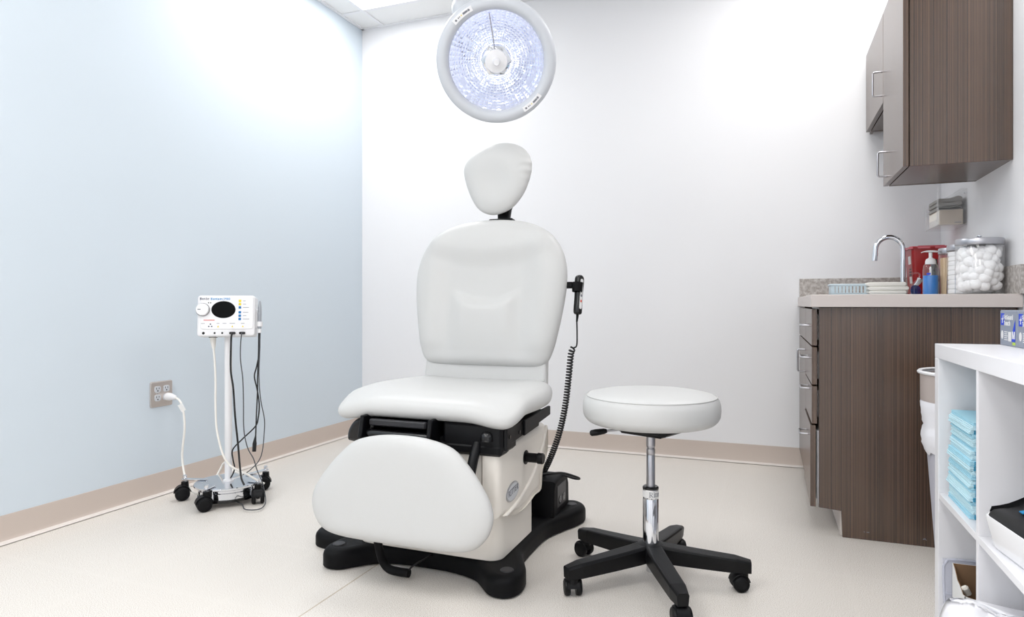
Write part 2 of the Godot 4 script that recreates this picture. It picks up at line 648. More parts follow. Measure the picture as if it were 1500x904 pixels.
# ------------------------------------------------------------------ examination chair
func chair() -> void:
	var xc := -1.045
	var o := thing("exam_chair", "white upholstered powered examination chair with beige base and black feet", "chair", Vector3(xc, 0, 0))
	# plan of the cast base: y of the outline is -z of the room
	var half := [Vector2(0, 1.925), Vector2(0.10, 1.92), Vector2(0.18, 1.895), Vector2(0.228, 1.85), Vector2(0.262, 1.815), Vector2(0.30, 1.803), Vector2(0.337, 1.82),
		Vector2(0.352, 1.865), Vector2(0.345, 1.925), Vector2(0.318, 1.985), Vector2(0.288, 2.05), Vector2(0.278, 2.12), Vector2(0.277, 2.25), Vector2(0.285, 2.34), Vector2(0.315, 2.43),
		Vector2(0.346, 2.505), Vector2(0.36, 2.565), Vector2(0.348, 2.62), Vector2(0.305, 2.652), Vector2(0.25, 2.64), Vector2(0.15, 2.60), Vector2(0, 2.59)]
	var s := S()
	var lay := Transform3D(Basis(Vector3.RIGHT, Vector3.FORWARD, Vector3.UP), Vector3(0, 0.004, 0))
	prism(s, smooth(mirror(half), 3, true), 0.062, 0.026, 0.004, lay, 5)
	part("base", s, MT.black_matte, o)
	for x in [-1, 1]:
		for z in [-1.865, -2.575]:
			s = S()
			lathe(s, [Vector2(0, 0.0005), Vector2(0.019, 0.0005), Vector2(0.021, -0.002), Vector2(0.021, -0.004)], 20)
			part("leveler_cap", s, MT.dark_grey, o, Vector3(x * 0.305, 0.0685, z))
	# telescoping covers of the lift column
	s = S()
	prism(s, rrect(0.525, 0.34, 0.045, 6, Vector2(0, 2.075)), 0.20, 0.004, 0.003, Transform3D(lay.basis, Vector3(0, 0.066, 0)))
	part("lower_cover", s, MT.cover_beige, o)
	# upper cover: side outline in (z, y), rounded front edges by stacking
	var side := [Vector2(-2.345, 0.432), Vector2(-2.352, 0.33), Vector2(-2.29, 0.275), Vector2(-2.275, 0.20), Vector2(-2.20, 0.197), Vector2(-2.13, 0.182), Vector2(-2.055, 0.178), Vector2(-1.985, 0.19), Vector2(-1.93, 0.204), Vector2(-1.885, 0.208), Vector2(-1.882, 0.43)]
	s = S()
	var sidex := Transform3D(Basis(Vector3.BACK, Vector3.UP, Vector3.LEFT), Vector3(0.272, 0, 0))
	prism(s, side, 0.544, 0.022, 0.022, sidex, 4)
	part("upper_cover", s, MT.cover_beige, o)
	# raised swoosh along the lower side of the upper cover
	for x in [-1, 1]:
		var sw := smooth([Vector2(-1.91, 0.213), Vector2(-2.003, 0.222), Vector2(-2.10, 0.245), Vector2(-2.197, 0.288), Vector2(-2.29, 0.36), Vector2(-2.335, 0.425)], 4)
		sw.append_array(smooth([Vector2(-2.342, 0.425), Vector2(-2.345, 0.335), Vector2(-2.285, 0.268), Vector2(-2.268, 0.204), Vector2(-2.20, 0.200), Vector2(-2.13, 0.186), Vector2(-2.055, 0.182), Vector2(-1.985, 0.193), Vector2(-1.93, 0.206)], 3))
		s = S()
		prism(s, sw, 0.010, 0.006, 0, Transform3D(Basis(Vector3.BACK, Vector3.UP, Vector3.LEFT) if x < 0 else Basis(Vector3.FORWARD, Vector3.UP, Vector3.RIGHT).scaled_local(Vector3(-1, 1, 1)), Vector3(x * 0.2705, 0, 0)), 3)
		part("side_swoosh", s, MT.cover_beige, o)
	for x in [-0.2145, 0.2145]:
		s = S()
		bb(s, Vector3(x - 0.0015, 0.21, -1.8825), Vector3(x + 0.0015, 0.43, -1.8795))
		part("cover_joint", s, MT.cover_seam, o)
	s = S()
	bb(s, Vector3(-0.20, 0.22, -2.347), Vector3(0.20, 0.40, -2.343), 0.001)
	part("rear_panel", s, MT.cover_beige, o)
	# oval maker's badge on the right side
	var bd := Node3D.new()
	bd.name = "badge"
	o.add_child(bd)
	bd.transform = Transform3D(Basis(Vector3.FORWARD, Vector3.UP, Vector3.RIGHT), Vector3(0.272, 0.268, -1.995))
	bd.rotate_object_local(Vector3.BACK, 0.10)
	s = S(); prism(s, ellipse(0.056, 0.030, 36), 0.003, 0.002, 0); part("badge_rim", s, MT.steel, bd)
	s = S(); prism(s, ellipse(0.050, 0.0255, 36), 0.0036, 0.001, 0); part("badge_face", s, MT.lamp_grey, bd)
	words("lettering", "RITTER", 0.027, MT.ink_grey, bd, Transform3D(Basis(), Vector3(0, 0.004, 0.0038)))
	# black release knob
	s = S()
	var kx := Transform3D(Basis(Vector3.DOWN, Vector3.RIGHT, Vector3.BACK), Vector3(0.270, 0.352, -2.12))
	lathe(s, [Vector2(0, 0), Vector2(0.024, 0), Vector2(0.024, 0.005), Vector2(0.016, 0.006), Vector2(0.016, 0.045), Vector2(0.0185, 0.047), Vector2(0.0185, 0.064), Vector2(0.0165, 0.067), Vector2(0, 0.067)], 24, kx)
	part("release_knob", s, MT.black_plastic, o)
	# black seat carriage
	s = S()
	bb(s, Vector3(-0.24, 0.428, -2.30), Vector3(0.262, 0.452, -1.885), 0.008)
	bb(s, Vector3(-0.23, 0.405, -1.94), Vector3(0.284, 0.44, -1.868), 0.008)
	bb(s, Vector3(-0.25, 0.45, -2.30), Vector3(0.25, 0.508, -2.02), 0.006)
	part("seat_carriage", s, MT.black_plastic, o)
	for x in [-0.185, 0.065]:
		s = S()
		prism(s, [Vector2(-2.02, 0.435), Vector2(-1.83, 0.42), Vector2(-1.815, 0.445), Vector2(-1.83, 0.512), Vector2(-2.02, 0.512)], 0.014, 0.003, 0.003, Transform3D(Basis(Vector3.BACK, Vector3.UP, Vector3.LEFT), Vector3(x, 0, 0)))
		part("hinge_plate", s, MT.black_plastic, o)
	s = S(); bb(s, Vector3(-0.175, 0.478, -1.865), Vector3(0.035, 0.500, -1.845), 0.004); part("crossbar", s, MT.dark_grey, o)
	s = S(); rod(s, Vector3(-0.18, 0.452, -1.85), Vector3(0.06, 0.452, -1.85), 0.014, 16); part("roller", s, MT.black_gloss, o)
	s = S()
	bb(s, Vector3(0.08, 0.41, -2.0), Vector3(0.286, 0.505, -1.872), 0.01)
	part("hinge_housing", s, MT.black_plastic, o)
	s = S()
	lathe(s, [Vector2(0, 0.03), Vector2(0.012, 0.0285), Vector2(0.019, 0.022), Vector2(0.021, 0.012), Vector2(0.021, 0)], 20, Transform3D(Basis(Vector3.RIGHT, Vector3.FORWARD, Vector3.UP).rotated(Vector3.RIGHT, PI / 2), Vector3(0.235, 0.452, -1.874)))
	part("pivot_cap", s, MT.black_gloss, o)
	# slotted rail below the seat on the right, rounded arm on the left
	s = S()
	prism(s, [Vector2(-2.31, 0.470), Vector2(-1.92, 0.440), Vector2(-1.88, 0.425), Vector2(-1.88, 0.492), Vector2(-2.31, 0.502)], 0.012, 0.002, 0.002, Transform3D(Basis(Vector3.BACK, Vector3.UP, Vector3.LEFT), Vector3(0.300, 0, 0)))
	bb(s, Vector3(0.255, 0.46, -2.3), Vector3(0.29, 0.49, -2.0), 0.003)
	part("side_rail", s, MT.black_plastic, o)
	s = S()
	prism(s, [Vector2(-2.16, 0.455), Vector2(-2.02, 0.447), Vector2(-2.02, 0.497), Vector2(-2.16, 0.502)], 0.008, 0.002, 0, Transform3D(Basis(Vector3.FORWARD, Vector3.UP, Vector3.RIGHT).scaled_local(Vector3(-1, 1, 1)), Vector3(0.299, 0, 0)))
	part("rail_clamp", s, MT.black_plastic, o)
	for z in [-1.90, -1.985]:
		s = S(); rod(s, Vector3(0.299, 0.464, z), Vector3(0.3025, 0.464, z), 0.006, 12); part("rail_bolt", s, MT.black_gloss, o)
	s = S()
	prism(s, smooth([Vector2(-0.18, 0.412), Vector2(-0.18, 0.497), Vector2(-0.215, 0.499), Vector2(-0.25, 0.486), Vector2(-0.274, 0.455), Vector2(-0.279, 0.423), Vector2(-0.262, 0.414)], 4, true), 0.10, 0.012, 0.008, Transform3D(Basis(), Vector3(0, 0, -1.97)), 3)
	part("arm_pivot", s, MT.black_gloss, o)
	# leg rest: trapezoid cushion leaning forward at the bottom, on two black arms
	var lh := [Vector2(0, -0.150), Vector2(0.10, -0.150), Vector2(0.20, -0.146), Vector2(0.258, -0.132), Vector2(0.295, -0.098), Vector2(0.312, -0.05), Vector2(0.303, -0.004), Vector2(0.268, 0.050), Vector2(0.225, 0.100), Vector2(0.17, 0.146), Vector2(0.09, 0.168), Vector2(0, 0.174)]
	s = S()
	var lr := Node3D.new()
	lr.name = "leg_rest"
	o.add_child(lr)
	lr.position = Vector3(0, 0.3, -1.745)
	lr.rotation.x = -deg_to_rad(9)
	pillow(s, smooth(mirror(lh), 5, true), 0.034, 0.040, 9.0, func(q: Vector2, _k: float) -> float: return 0.004 * cos(q.x * 6.0), 20)
	part("leg_cushion", s, MT.vinyl, lr)
	s = S()
	prism(s, rrect(0.44, 0.20, 0.04, 4), 0.014, 0.004, 0.004, Transform3D(Basis(), Vector3(0, 0, -0.052)))
	part("leg_backing", s, MT.black_plastic, lr)
	for x in [-0.11, 0.20]:
		s = S()
		tube(s, smooth([Vector3(x, -0.02, -0.055), Vector3(x, 0.08, -0.075), Vector3(x, 0.16, -0.11)], 4), 0.016, 10)
		part("leg_arm", s, MT.black_plastic, lr)
	s = S()
	tube(s, smooth([Vector3(-0.114, 0.135, -1.80), Vector3(-0.114, 0.085, -1.815), Vector3(-0.108, 0.048, -1.825), Vector3(-0.085, 0.028, -1.825), Vector3(-0.05, 0.024, -1.825), Vector3(-0.012, 0.025, -1.825)], 5), 0.0135, 12)
	part("foot_lever", s, MT.black_matte, o)
	s = S()
	tube(s, smooth([Vector3(-0.012, 0.036, -1.825), Vector3(-0.004, 0.046, -1.84), Vector3(0.012, 0.052, -1.885), Vector3(0.014, 0.05, -1.93)], 4), 0.003, 6)
	part("lever_cable", s, MT.cord_black, o)
	# seat cushion: outline in (x, -z)
	var sh := [Vector2(0, 1.852), Vector2(0.10, 1.852), Vector2(0.20, 1.850), Vector2(0.272, 1.852), Vector2(0.312, 1.868), Vector2(0.330, 1.915), Vector2(0.337, 2.0), Vector2(0.342, 2.10), Vector2(0.336, 2.20), Vector2(0.31, 2.30), Vector2(0.28, 2.38), Vector2(0.22, 2.41), Vector2(0, 2.415)]
	s = S()
	var droop := func(v: Vector3) -> Vector3:
		var fr := ss(1.98, 1.86, v.y)
		var cr := ss(0.16, 0.31, absf(v.x))
		v.z -= 0.020 * fr * cr
		v.z -= 0.012 * ss(2.0, 1.86, v.y)
		return v
	pillow(s, smooth(mirror(sh), 4, true), 0.044, 0.036, 12.0, func(q: Vector2, _k: float) -> float: return 0.006 * ss(0.12, 0.27, absf(q.x)) * ss(1.95, 2.1, q.y) - 0.003, 24, Vector2(0, 2.13), droop)
	var seat := part("seat", s, MT.vinyl, o, Vector3(0, 0.545, 0))
	seat.basis = Basis(Vector3.RIGHT, Vector3.FORWARD, Vector3.UP)
	s = S()
	bb(s, Vector3(-0.27, 0.504, -2.38), Vector3(0.27, 0.520, -1.92), 0.004)
	part("seat_board", s, MT.black_plastic, o)
	# backrest
	var bk := Node3D.new()
	bk.name = "backrest"
	o.add_child(bk)
	bk.position = Vector3(0, 0.625, -2.385)
	bk.rotation.x = -deg_to_rad(9)
	var bh := [Vector2(0, 0.008), Vector2(0.14, 0.008), Vector2(0.225, 0.012), Vector2(0.262, 0.03), Vector2(0.283, 0.075), Vector2(0.300, 0.15), Vector2(0.316, 0.24), Vector2(0.325, 0.33), Vector2(0.322, 0.40), Vector2(0.298, 0.475), Vector2(0.245, 0.54), Vector2(0.16, 0.582), Vector2(0.07, 0.597), Vector2(0, 0.600)]
	var relief := func(q: Vector2, _k: float) -> float:
		var ax := absf(q.x)
		var d := 0.0
		d += 0.020 * ss(0.145, 0.255, ax) * ss(0.02, 0.10, q.y)
		var vc := 0.415 + 0.9 * q.x * q.x
		d += 0.018 * ss(vc - 0.03, vc + 0.06, q.y)
		var vl := 0.262 + 2.3 * q.x * q.x
		d += 0.021 * ss(vl + 0.012, vl - 0.035, q.y) * ss(0.160, 0.085, ax) * ss(-0.10, 0.24, q.y)
		d += 0.008 * ss(0.07, 0.02, q.y)
		return d - 0.008
	s = S()
	pillow(s, smooth(mirror(bh), 4, true), 0.042, 0.045, 8.0, relief, 40, Vector2(0, 0.30))
	part("back_cushion", s, MT.vinyl, bk)
	s = S()
	prism(s, [Vector2(-0.262, -0.075), Vector2(0.262, -0.075), Vector2(0.258, 0.04), Vector2(-0.258, 0.04)], 0.036, 0.012, 0.004, Transform3D(Basis(), Vector3(0, 0, -0.03)), 3)
	for y in [-0.058, -0.046]:
		tube(s, smooth([Vector3(-0.255, y, 0.005), Vector3(-0.1, y - 0.004, 0.007), Vector3(0.1, y - 0.002, 0.006), Vector3(0.255, y + 0.005, 0.005)], 4), 0.005, 8)
	part("back_skirt", s, MT.vinyl, bk)
	s = S()
	prism(s, rrect(0.40, 0.46, 0.06, 5, Vector2(0, 0.29)), 0.012, 0.004, 0.004, Transform3D(Basis(), Vector3(0, 0, -0.056)))
	part("back_shell", s, MT.black_plastic, bk)
	s = S()
	bb(s, Vector3(-0.10, -0.16, -0.06), Vector3(-0.05, 0.1, -0.035), 0.004)
	bb(s, Vector3(0.05, -0.16, -0.06), Vector3(0.10, 0.1, -0.035), 0.004)
	part("back_hinge", s, MT.black_plastic, bk)
	# holder on the right edge for the hand control
	s = S()
	bb(s, Vector3(0.315, 0.318, -0.022), Vector3(0.347, 0.342, -0.002), 0.004)
	lathe(s, [Vector2(0.0165, -0.018), Vector2(0.0195, -0.018), Vector2(0.0215, 0.018), Vector2(0.0185, 0.018), Vector2(0.0165, -0.018)], 20, Transform3D(Basis(), Vector3(0.364, 0.322, -0.012)))
	part("control_holder", s, MT.black_matte, bk)
	# headrest on a bracket
	var hd := Node3D.new()
	hd.name = "headrest"
	o.add_child(hd)
	hd.position = Vector3(0.005, 1.372, -2.50)
	hd.rotation = Vector3(-0.10, -0.02, 0.0)
	var hl := [Vector2(0.0, 0.166), Vector2(0.07, 0.160), Vector2(0.122, 0.132), Vector2(0.150, 0.085), Vector2(0.150, 0.03), Vector2(0.124, -0.045), Vector2(0.080, -0.100), Vector2(0.030, -0.126), Vector2(-0.022, -0.130), Vector2(-0.070, -0.108), Vector2(-0.105, -0.062), Vector2(-0.135, 0.005), Vector2(-0.148, 0.065), Vector2(-0.128, 0.108), Vector2(-0.075, 0.146)]
	hl.reverse()
	var gather := func(v: Vector3) -> Vector3:
		var side_k := ss(0.10, 0.145, v.x) * ss(-0.09, -0.04, v.y) * ss(0.135, 0.09, v.y)
		v.z += 0.0017 * side_k * sin(v.y * 190.0)
		v.x += 0.0013 * side_k * sin(v.y * 190.0)
		return v
	s = S()
	pillow(s, smooth(hl, 8, true), 0.036, 0.042, 4.5, func(q: Vector2, _k: float) -> float: return -0.008 * ss(0.10, 0.0, q.length()), 26, Vector2(0, 0.03), gather)
	part("head_cushion", s, MT.vinyl, hd)
	s = S()
	prism(s, [Vector2(-0.018, -0.14), Vector2(0.030, -0.14), Vector2(0.036, -0.095), Vector2(0.048, -0.06), Vector2(-0.03, -0.06), Vector2(-0.022, -0.10)], 0.024, 0.004, 0.004, Transform3D(Basis(), Vector3(0.012, -0.005, -0.066)))
	part("head_bracket", s, MT.black_plastic, hd)
	s = S()
	bb(s, Vector3(-0.040, -0.152, -0.070), Vector3(0.064, -0.140, -0.030), 0.003)
	part("head_slide", s, MT.black_plastic, hd)
	s = S()
	bb(s, Vector3(-0.012, -0.40, -0.068), Vector3(0.035, -0.155, -0.058), 0.002)
	part("head_bar", s, MT.steel, hd)
	# power unit at the rear right of the base, with two receptacles
	var pw := Node3D.new()
	pw.name = "power_unit"
	o.add_child(pw)
	s = S()
	prism(s, [Vector2(-2.60, 0.05), Vector2(-2.385, 0.05), Vector2(-2.388, 0.165), Vector2(-2.405, 0.196), Vector2(-2.50, 0.205), Vector2(-2.575, 0.19), Vector2(-2.595, 0.15)], 0.26, 0.012, 0.012, Transform3D(Basis(Vector3.BACK, Vector3.UP, Vector3.LEFT), Vector3(0.288, 0, 0)), 3)
	part("housing", s, MT.black_matte, pw)
	s = S(); bb(s, Vector3(0.286, 0.088, -2.545), Vector3(0.290, 0.172, -2.43), 0.0015); part("receptacle_plate", s, MT.dark_grey, pw)
	for z in [-2.462, -2.512]:
		s = S(); rod(s, Vector3(0.2895, 0.115, z), Vector3(0.2915, 0.115, z), 0.016, 16); part("receptacle", s, MT.black_gloss, pw)
		s = S()
		bb(s, Vector3(0.291, 0.117, z - 0.008), Vector3(0.2922, 0.125, z - 0.005))
		bb(s, Vector3(0.291, 0.117, z + 0.005), Vector3(0.2922, 0.125, z + 0.008))
		bb(s, Vector3(0.291, 0.104, z - 0.003), Vector3(0.2922, 0.110, z + 0.003))
		part("receptacle_slot", s, MT.ink_grey, pw)
	s = S()
	tube(s, smooth([Vector3(0.16, 0.205, -2.42), Vector3(0.24, 0.216, -2.43), Vector3(0.30, 0.222, -2.45), Vector3(0.345, 0.205, -2.48), Vector3(0.355, 0.19, -2.51), Vector3(0.325, 0.184, -2.53), Vector3(0.28, 0.194, -2.53)], 5), 0.0045, 8)
	part("supply_cord", s, MT.cord_black, pw)

	# foot control on the floor left of the chair
	var fc := thing("foot_control", "black foot control with red and white marks on floor beside chair base", "foot control", Vector3(-1.470, 0, -2.04))
	s = S()
	prism(s, smooth([Vector2(-0.085, -0.02), Vector2(-0.05, -0.075), Vector2(0.03, -0.088), Vector2(0.095, -0.06), Vector2(0.10, 0.03), Vector2(0.06, 0.09), Vector2(-0.04, 0.085), Vector2(-0.08, 0.04)], 5, true), 0.05, 0.02, 0.004, Transform3D(lay.basis, Vector3.ZERO), 4)
	part("base", s, MT.black_matte, fc)
	s = S()
	bx(s, Vector3(0.035, 0.058, 0.0), Vector3(0.10, 0.022, 0.10), 0.006, Basis.from_euler(Vector3(0.12, 0.3, 0.08)))
	part("pedal", s, MT.black_plastic, fc)
	s = S(); bx(s, Vector3(0.024, 0.0705, 0.026), Vector3(0.018, 0.0016, 0.007), 0, Basis.from_euler(Vector3(0.12, 0.3, 0.08))); part("red_mark", s, MT.ink_red, fc)
	s = S(); bx(s, Vector3(0.044, 0.0715, 0.013), Vector3(0.018, 0.0016, 0.006), 0, Basis.from_euler(Vector3(0.12, 0.3, 0.08))); part("white_mark", s, MT.label_white, fc)

	# hand control hanging in its holder, with its coiled cord
	var hc := thing("hand_control", "black corded hand control with white key strip clipped to the chair back", "remote control", Vector3(-0.681, 0.838, -2.45))
	var ln := Basis.from_euler(Vector3(-0.05, 1.2, -0.16))
	s = S()
	prism(s, smooth([Vector2(-0.012, 0.0), Vector2(0.012, 0.0), Vector2(0.0165, 0.02), Vector2(0.0155, 0.07), Vector2(0.019, 0.12), Vector2(0.016, 0.145), Vector2(0.0, 0.153), Vector2(-0.016, 0.145), Vector2(-0.019, 0.12), Vector2(-0.0155, 0.07), Vector2(-0.0165, 0.02)], 4, true), 0.024, 0.007, 0.007, Transform3D(ln, ln * Vector3(0, 0, -0.012)), 3)
	part("body", s, MT.black_gloss, hc)
	s = S()
	prism(s, rrect(0.016, 0.118, 0.0075, 5, Vector2(0, 0.078)), 0.0016, 0.0006, 0, Transform3D(ln, ln * Vector3(0, 0, 0.0116)))
	part("key_strip", s, MT.label_white, hc)
	for k in 4:
		s = S(); prism(s, rrect(0.009, 0.009, 0.002, 3, Vector2(0, 0.05 + 0.021 * k)), 0.001, 0.0003, 0, Transform3D(ln, ln * Vector3(0, 0, 0.0131)))
		part("key", s, [MT.ink_red, MT.ink_grey, MT.ink_grey, MT.dark_grey][k], hc)
	s = S()
	tube(s, smooth([Vector3(0, 0.004, 0), Vector3(-0.001, -0.012, 0), Vector3(-0.003, -0.03, 0)], 3), [0.006, 0.006, 0.0055, 0.005, 0.0045, 0.004, 0.0035], 8)
	part("strain_relief", s, MT.black_plastic, hc)
	var path := smooth([Vector3(-0.003, -0.028, 0), Vector3(-0.003, -0.075, -0.004), Vector3(-0.006, -0.122, -0.008), Vector3(-0.022, -0.134, -0.012), Vector3(-0.032, -0.16, -0.018), Vector3(-0.042, -0.24, -0.025), Vector3(-0.058, -0.36, -0.03), Vector3(-0.083, -0.47, -0.03), Vector3(-0.118, -0.57, -0.025), Vector3(-0.150, -0.634, -0.02)], 8)
	var cut := 24
	s = S()
	tube(s, path.slice(0, cut + 1), 0.003, 8)
	part("cord_lead", s, MT.cord_black, hc)
	var coil := []
	var crv := Curve3D.new()
	for p in path.slice(cut):
		crv.add_point(p)
	var length := crv.get_baked_length()
	var turns := 52.0
	var per := 12
	var total := int(turns * per)
	for i in total + 1:
		var t := float(i) / total
		var along := length * (t * 0.75 + 0.25 * (1.0 - pow(1.0 - t, 2.0)))
		var p := crv.sample_baked(along)
		var d := (crv.sample_baked(minf(along + 0.004, length)) - crv.sample_baked(maxf(along - 0.004, 0.0))).normalized()
		var u := d.cross(Vector3.BACK).normalized()
		var w := d.cross(u)
		var a := TAU * i / per
		coil.append(p + (u * cos(a) + w * sin(a)) * 0.0098)
	s = S()
	tube(s, coil, 0.0036, 6)
	part("coiled_cord", s, MT.cord_black, hc)

# ------------------------------------------------------------------ stool
func caster(parent: Node3D, at: Vector3, turn: float, r := 0.026, stem := 0.03) -> void:
	var c := Node3D.new()
	c.name = "caster"
	parent.add_child(c, true)
	c.position = at
	c.rotation.y = turn
	var s := S()
	# hood over the twin wheels, axle set behind the stem
	var line := [Vector2(0.012, r + 0.006)]
	line.append_array(arc(Vector2(-0.010, r), r * 1.0, 20, 150, 10))
	line.append(Vector2(-0.030, r - 0.006))
	prism(s, line, 0.016, 0.003, 0.003, Transform3D(Basis(), Vector3(0, 0, -0.008)), 2)
	# curved guard reaching over both wheels
	var guard := arc(Vector2(-0.010, r), r * 1.16, 8, 172, 12)
	guard.append_array(arc(Vector2(-0.010, r), r * 1.05, 172, 8, 12))
	prism(s, guard, 0.040, 0.002, 0.002, Transform3D(Basis(), Vector3(0, 0, -0.020)))
	lathe(s, [Vector2(0.016, r * 1.6), Vector2(0.0165, r * 2.0), Vector2(0.015, r * 2.0 + stem * 0.55), Vector2(0.0, r * 2.0 + stem * 0.55)], 18, Transform3D(Basis(), Vector3(0.0, 0, 0)))
	part("hood", s, MT.black_plastic, c)
	for z in [-1, 1]:
		s = S()
		lathe(s, [Vector2(0, 0.009), Vector2(r * 0.5, 0.0095), Vector2(r * 0.72, 0.008), Vector2(r * 0.74, 0.0095), Vector2(r * 0.92, 0.008), Vector2(r, 0.004), Vector2(r, -0.004), Vector2(r * 0.94, -0.0085), Vector2(0, -0.0085)].map(func(v: Vector2) -> Vector2: return v) if z > 0 else [Vector2(0, 0.0085), Vector2(r * 0.94, 0.0085), Vector2(r, 0.004), Vector2(r, -0.004), Vector2(r * 0.92, -0.008), Vector2(r * 0.74, -0.0095), Vector2(r * 0.72, -0.008), Vector2(r * 0.5, -0.0095), Vector2(0, -0.009)], 24, Transform3D(Basis(Vector3.RIGHT, PI / 2), Vector3(-0.010, r, z * 0.0175)))
		part("wheel", s, MT.black_plastic, c)
	s = S()
	rod(s, Vector3(0.004, r + 0.018, 0), Vector3(0.004, r + 0.018 + stem, 0), 0.0065, 10)
	part("stem", s, MT.steel, c)

func stool() -> void:
	var o := thing("rolling_stool", "round white padded stool with chrome post and black five-arm caster base", "stool", Vector3(-0.345, 0, -2.10))
	var s := S()
	var R := 0.2135
	var prof := [Vector2(0, 0.5010), Vector2(0.17, 0.5020)]
	prof.append_array(arc(Vector2(0.176, 0.5390), 0.037, -90, -15, 7))
	prof.append_array([Vector2(R, 0.5470), Vector2(R - 0.001, 0.5660), Vector2(R - 0.006, 0.5800), Vector2(R - 0.012, 0.5875)])
	part_lathe("seat_side", prof, MT.vinyl, o, 64)
	part_lathe("seat_top", [Vector2(R - 0.0125, 0.5875), Vector2(R - 0.02, 0.5925), Vector2(R - 0.045, 0.5980), Vector2(0.12, 0.6020), Vector2(0.06, 0.6035), Vector2(0, 0.6040)], MT.vinyl, o, 64)
	s = S()
	var ring := []
	for i in 65:
		ring.append(Vector3((R - 0.0115) * cos(TAU * i / 64), 0.5885, (R - 0.0115) * sin(TAU * i / 64)))
	tube(s, ring, 0.0018, 6, false)
	part("seat_piping", s, MT.vinyl, o)
	s = S()
	var pb := Basis(Vector3.UP, -0.37)
	bx(s, Vector3(-0.012, 0.4870, 0), Vector3(0.20, 0.028, 0.12), 0.006, pb)
	bx(s, Vector3(-0.012, 0.4700, 0), Vector3(0.150, 0.012, 0.085), 0.005, pb)
	bx(s, Vector3(-0.02, 0.4800, 0.0), Vector3(0.075, 0.02, 0.045), 0.006, pb)
	part("seat_plate", s, MT.black_plastic, o)
	s = S()
	rod(s, Vector3(-0.03, 0.4860, 0.01), Vector3(-0.135, 0.4760, 0.06), 0.0038, 10)
	part("lever", s, MT.steel, o)
	s = S()
	tube(s, [Vector3(-0.128, 0.4765, 0.0565), Vector3(-0.136, 0.4755, 0.0605), Vector3(-0.158, 0.4725, 0.072), Vector3(-0.172, 0.4705, 0.079), Vector3(-0.176, 0.470, 0.081)], [0.006, 0.009, 0.0105, 0.0095, 0.005], 14)
	part("lever_grip", s, MT.black_plastic, o)
	part_lathe("gas_post", [Vector2(0.0135, 0.285), Vector2(0.0135, 0.40), Vector2(0.0126, 0.4015), Vector2(0.0135, 0.403), Vector2(0.0135, 0.420), Vector2(0.0120, 0.4215), Vector2(0.0120, 0.4245), Vector2(0.0135, 0.426), Vector2(0.0140, 0.43), Vector2(0.0140, 0.484)], MT.steel, o, 28)
	part_lathe("collar", [Vector2(0.0135, 0.292), Vector2(0.024, 0.292), Vector2(0.0252, 0.294), Vector2(0.0252, 0.299), Vector2(0.022, 0.302), Vector2(0.0135, 0.302)], MT.black_gloss, o, 28)
	part_lathe("column", [Vector2(0.0246, 0.115), Vector2(0.0246, 0.262), Vector2(0.0240, 0.263), Vector2(0.0240, 0.265), Vector2(0.0246, 0.266), Vector2(0.0246, 0.293)], MT.chrome, o, 40)
	part_lathe("column_foot", [Vector2(0.0, 0.032), Vector2(0.012, 0.032), Vector2(0.0135, 0.034), Vector2(0.0135, 0.09)], MT.chrome, o, 24)
	part_lathe("maker_band", [Vector2(0.0248, 0.268), Vector2(0.0248, 0.290)], MT.label_white, o, 40)
	# lettering bent round the band
	var k := 0
	for ch in ["R", "i", "t", "t", "e", "r"]:
		var ang: float = 0.20 + [0.0, 0.43, 0.63, 0.85, 1.15, 1.52][k]
		var nrm := Vector3(sin(ang), 0, cos(ang))
		words("letter", ch, 0.020, MT.ink_grey, o, Transform3D(facing(nrm), Vector3(0, 0.279, 0) + nrm * 0.0247), false, "Droid Serif")
		k += 1
	# five-arm base
	part_lathe("hub", [Vector2(0, 0.068), Vector2(0.036, 0.068), Vector2(0.044, 0.074), Vector2(0.044, 0.112), Vector2(0.040, 0.122), Vector2(0.028, 0.126), Vector2(0.0, 0.126)], MT.black_plastic, o, 30)
	var arm: ArrayMesh
	for i in 5:
		var a := deg_to_rad(-8.0 + 72.0 * i)
		var d := Vector3(cos(a), 0, sin(a))
		s = S()
		# profile along the arm (x) and height (y); tapering width
		var n := 8
		var rings := []
		for q in n + 1:
			var t := float(q) / n
			var x := lerpf(0.02, 0.288, t)
			var top := 0.124 - 0.026 * pow(t, 0.85)
			var dp := lerpf(0.054, 0.043, t)
			var hw := lerpf(0.029, 0.0235, t)
			if q == n:
				x = 0.300; top -= 0.006; hw -= 0.006; dp -= 0.008
			rings.append([Vector3(x, top - dp, hw * 0.85), Vector3(x, top - 0.007, hw), Vector3(x, top - 0.002, hw - 0.003), Vector3(x, top, hw - 0.008), Vector3(x, top, -hw + 0.008), Vector3(x, top - 0.002, -hw + 0.003), Vector3(x, top - 0.007, -hw), Vector3(x, top - dp, -hw * 0.85)])
		s.set_smooth_group(-1)
		for q in n:
			for e in 8:
				quad(s, rings[q][e], rings[q + 1][e], rings[q + 1][(e + 1) % 8], rings[q][(e + 1) % 8])
		for e in range(1, 7):
			tri(s, rings[n][0], rings[n][e + 1], rings[n][e])
		if arm == null:
			s.generate_normals(); s.set_material(MT.black_plastic); arm = s.commit()
		var m := MeshInstance3D.new()
		m.mesh = arm
		m.name = "arm"
		o.add_child(m, true)
		m.rotation.y = -a
		caster(o, d * 0.276, [0.35, 2.0, -1.15, -0.5, 1.9][i], 0.025, 0.012)

func part_lathe(called: String, prof: Array, m: Material, parent: Node3D, n := 32, xf := Transform3D()) -> MeshInstance3D:
	var s := S()
	lathe(s, prof, n, xf)
	return part(called, s, m, parent)

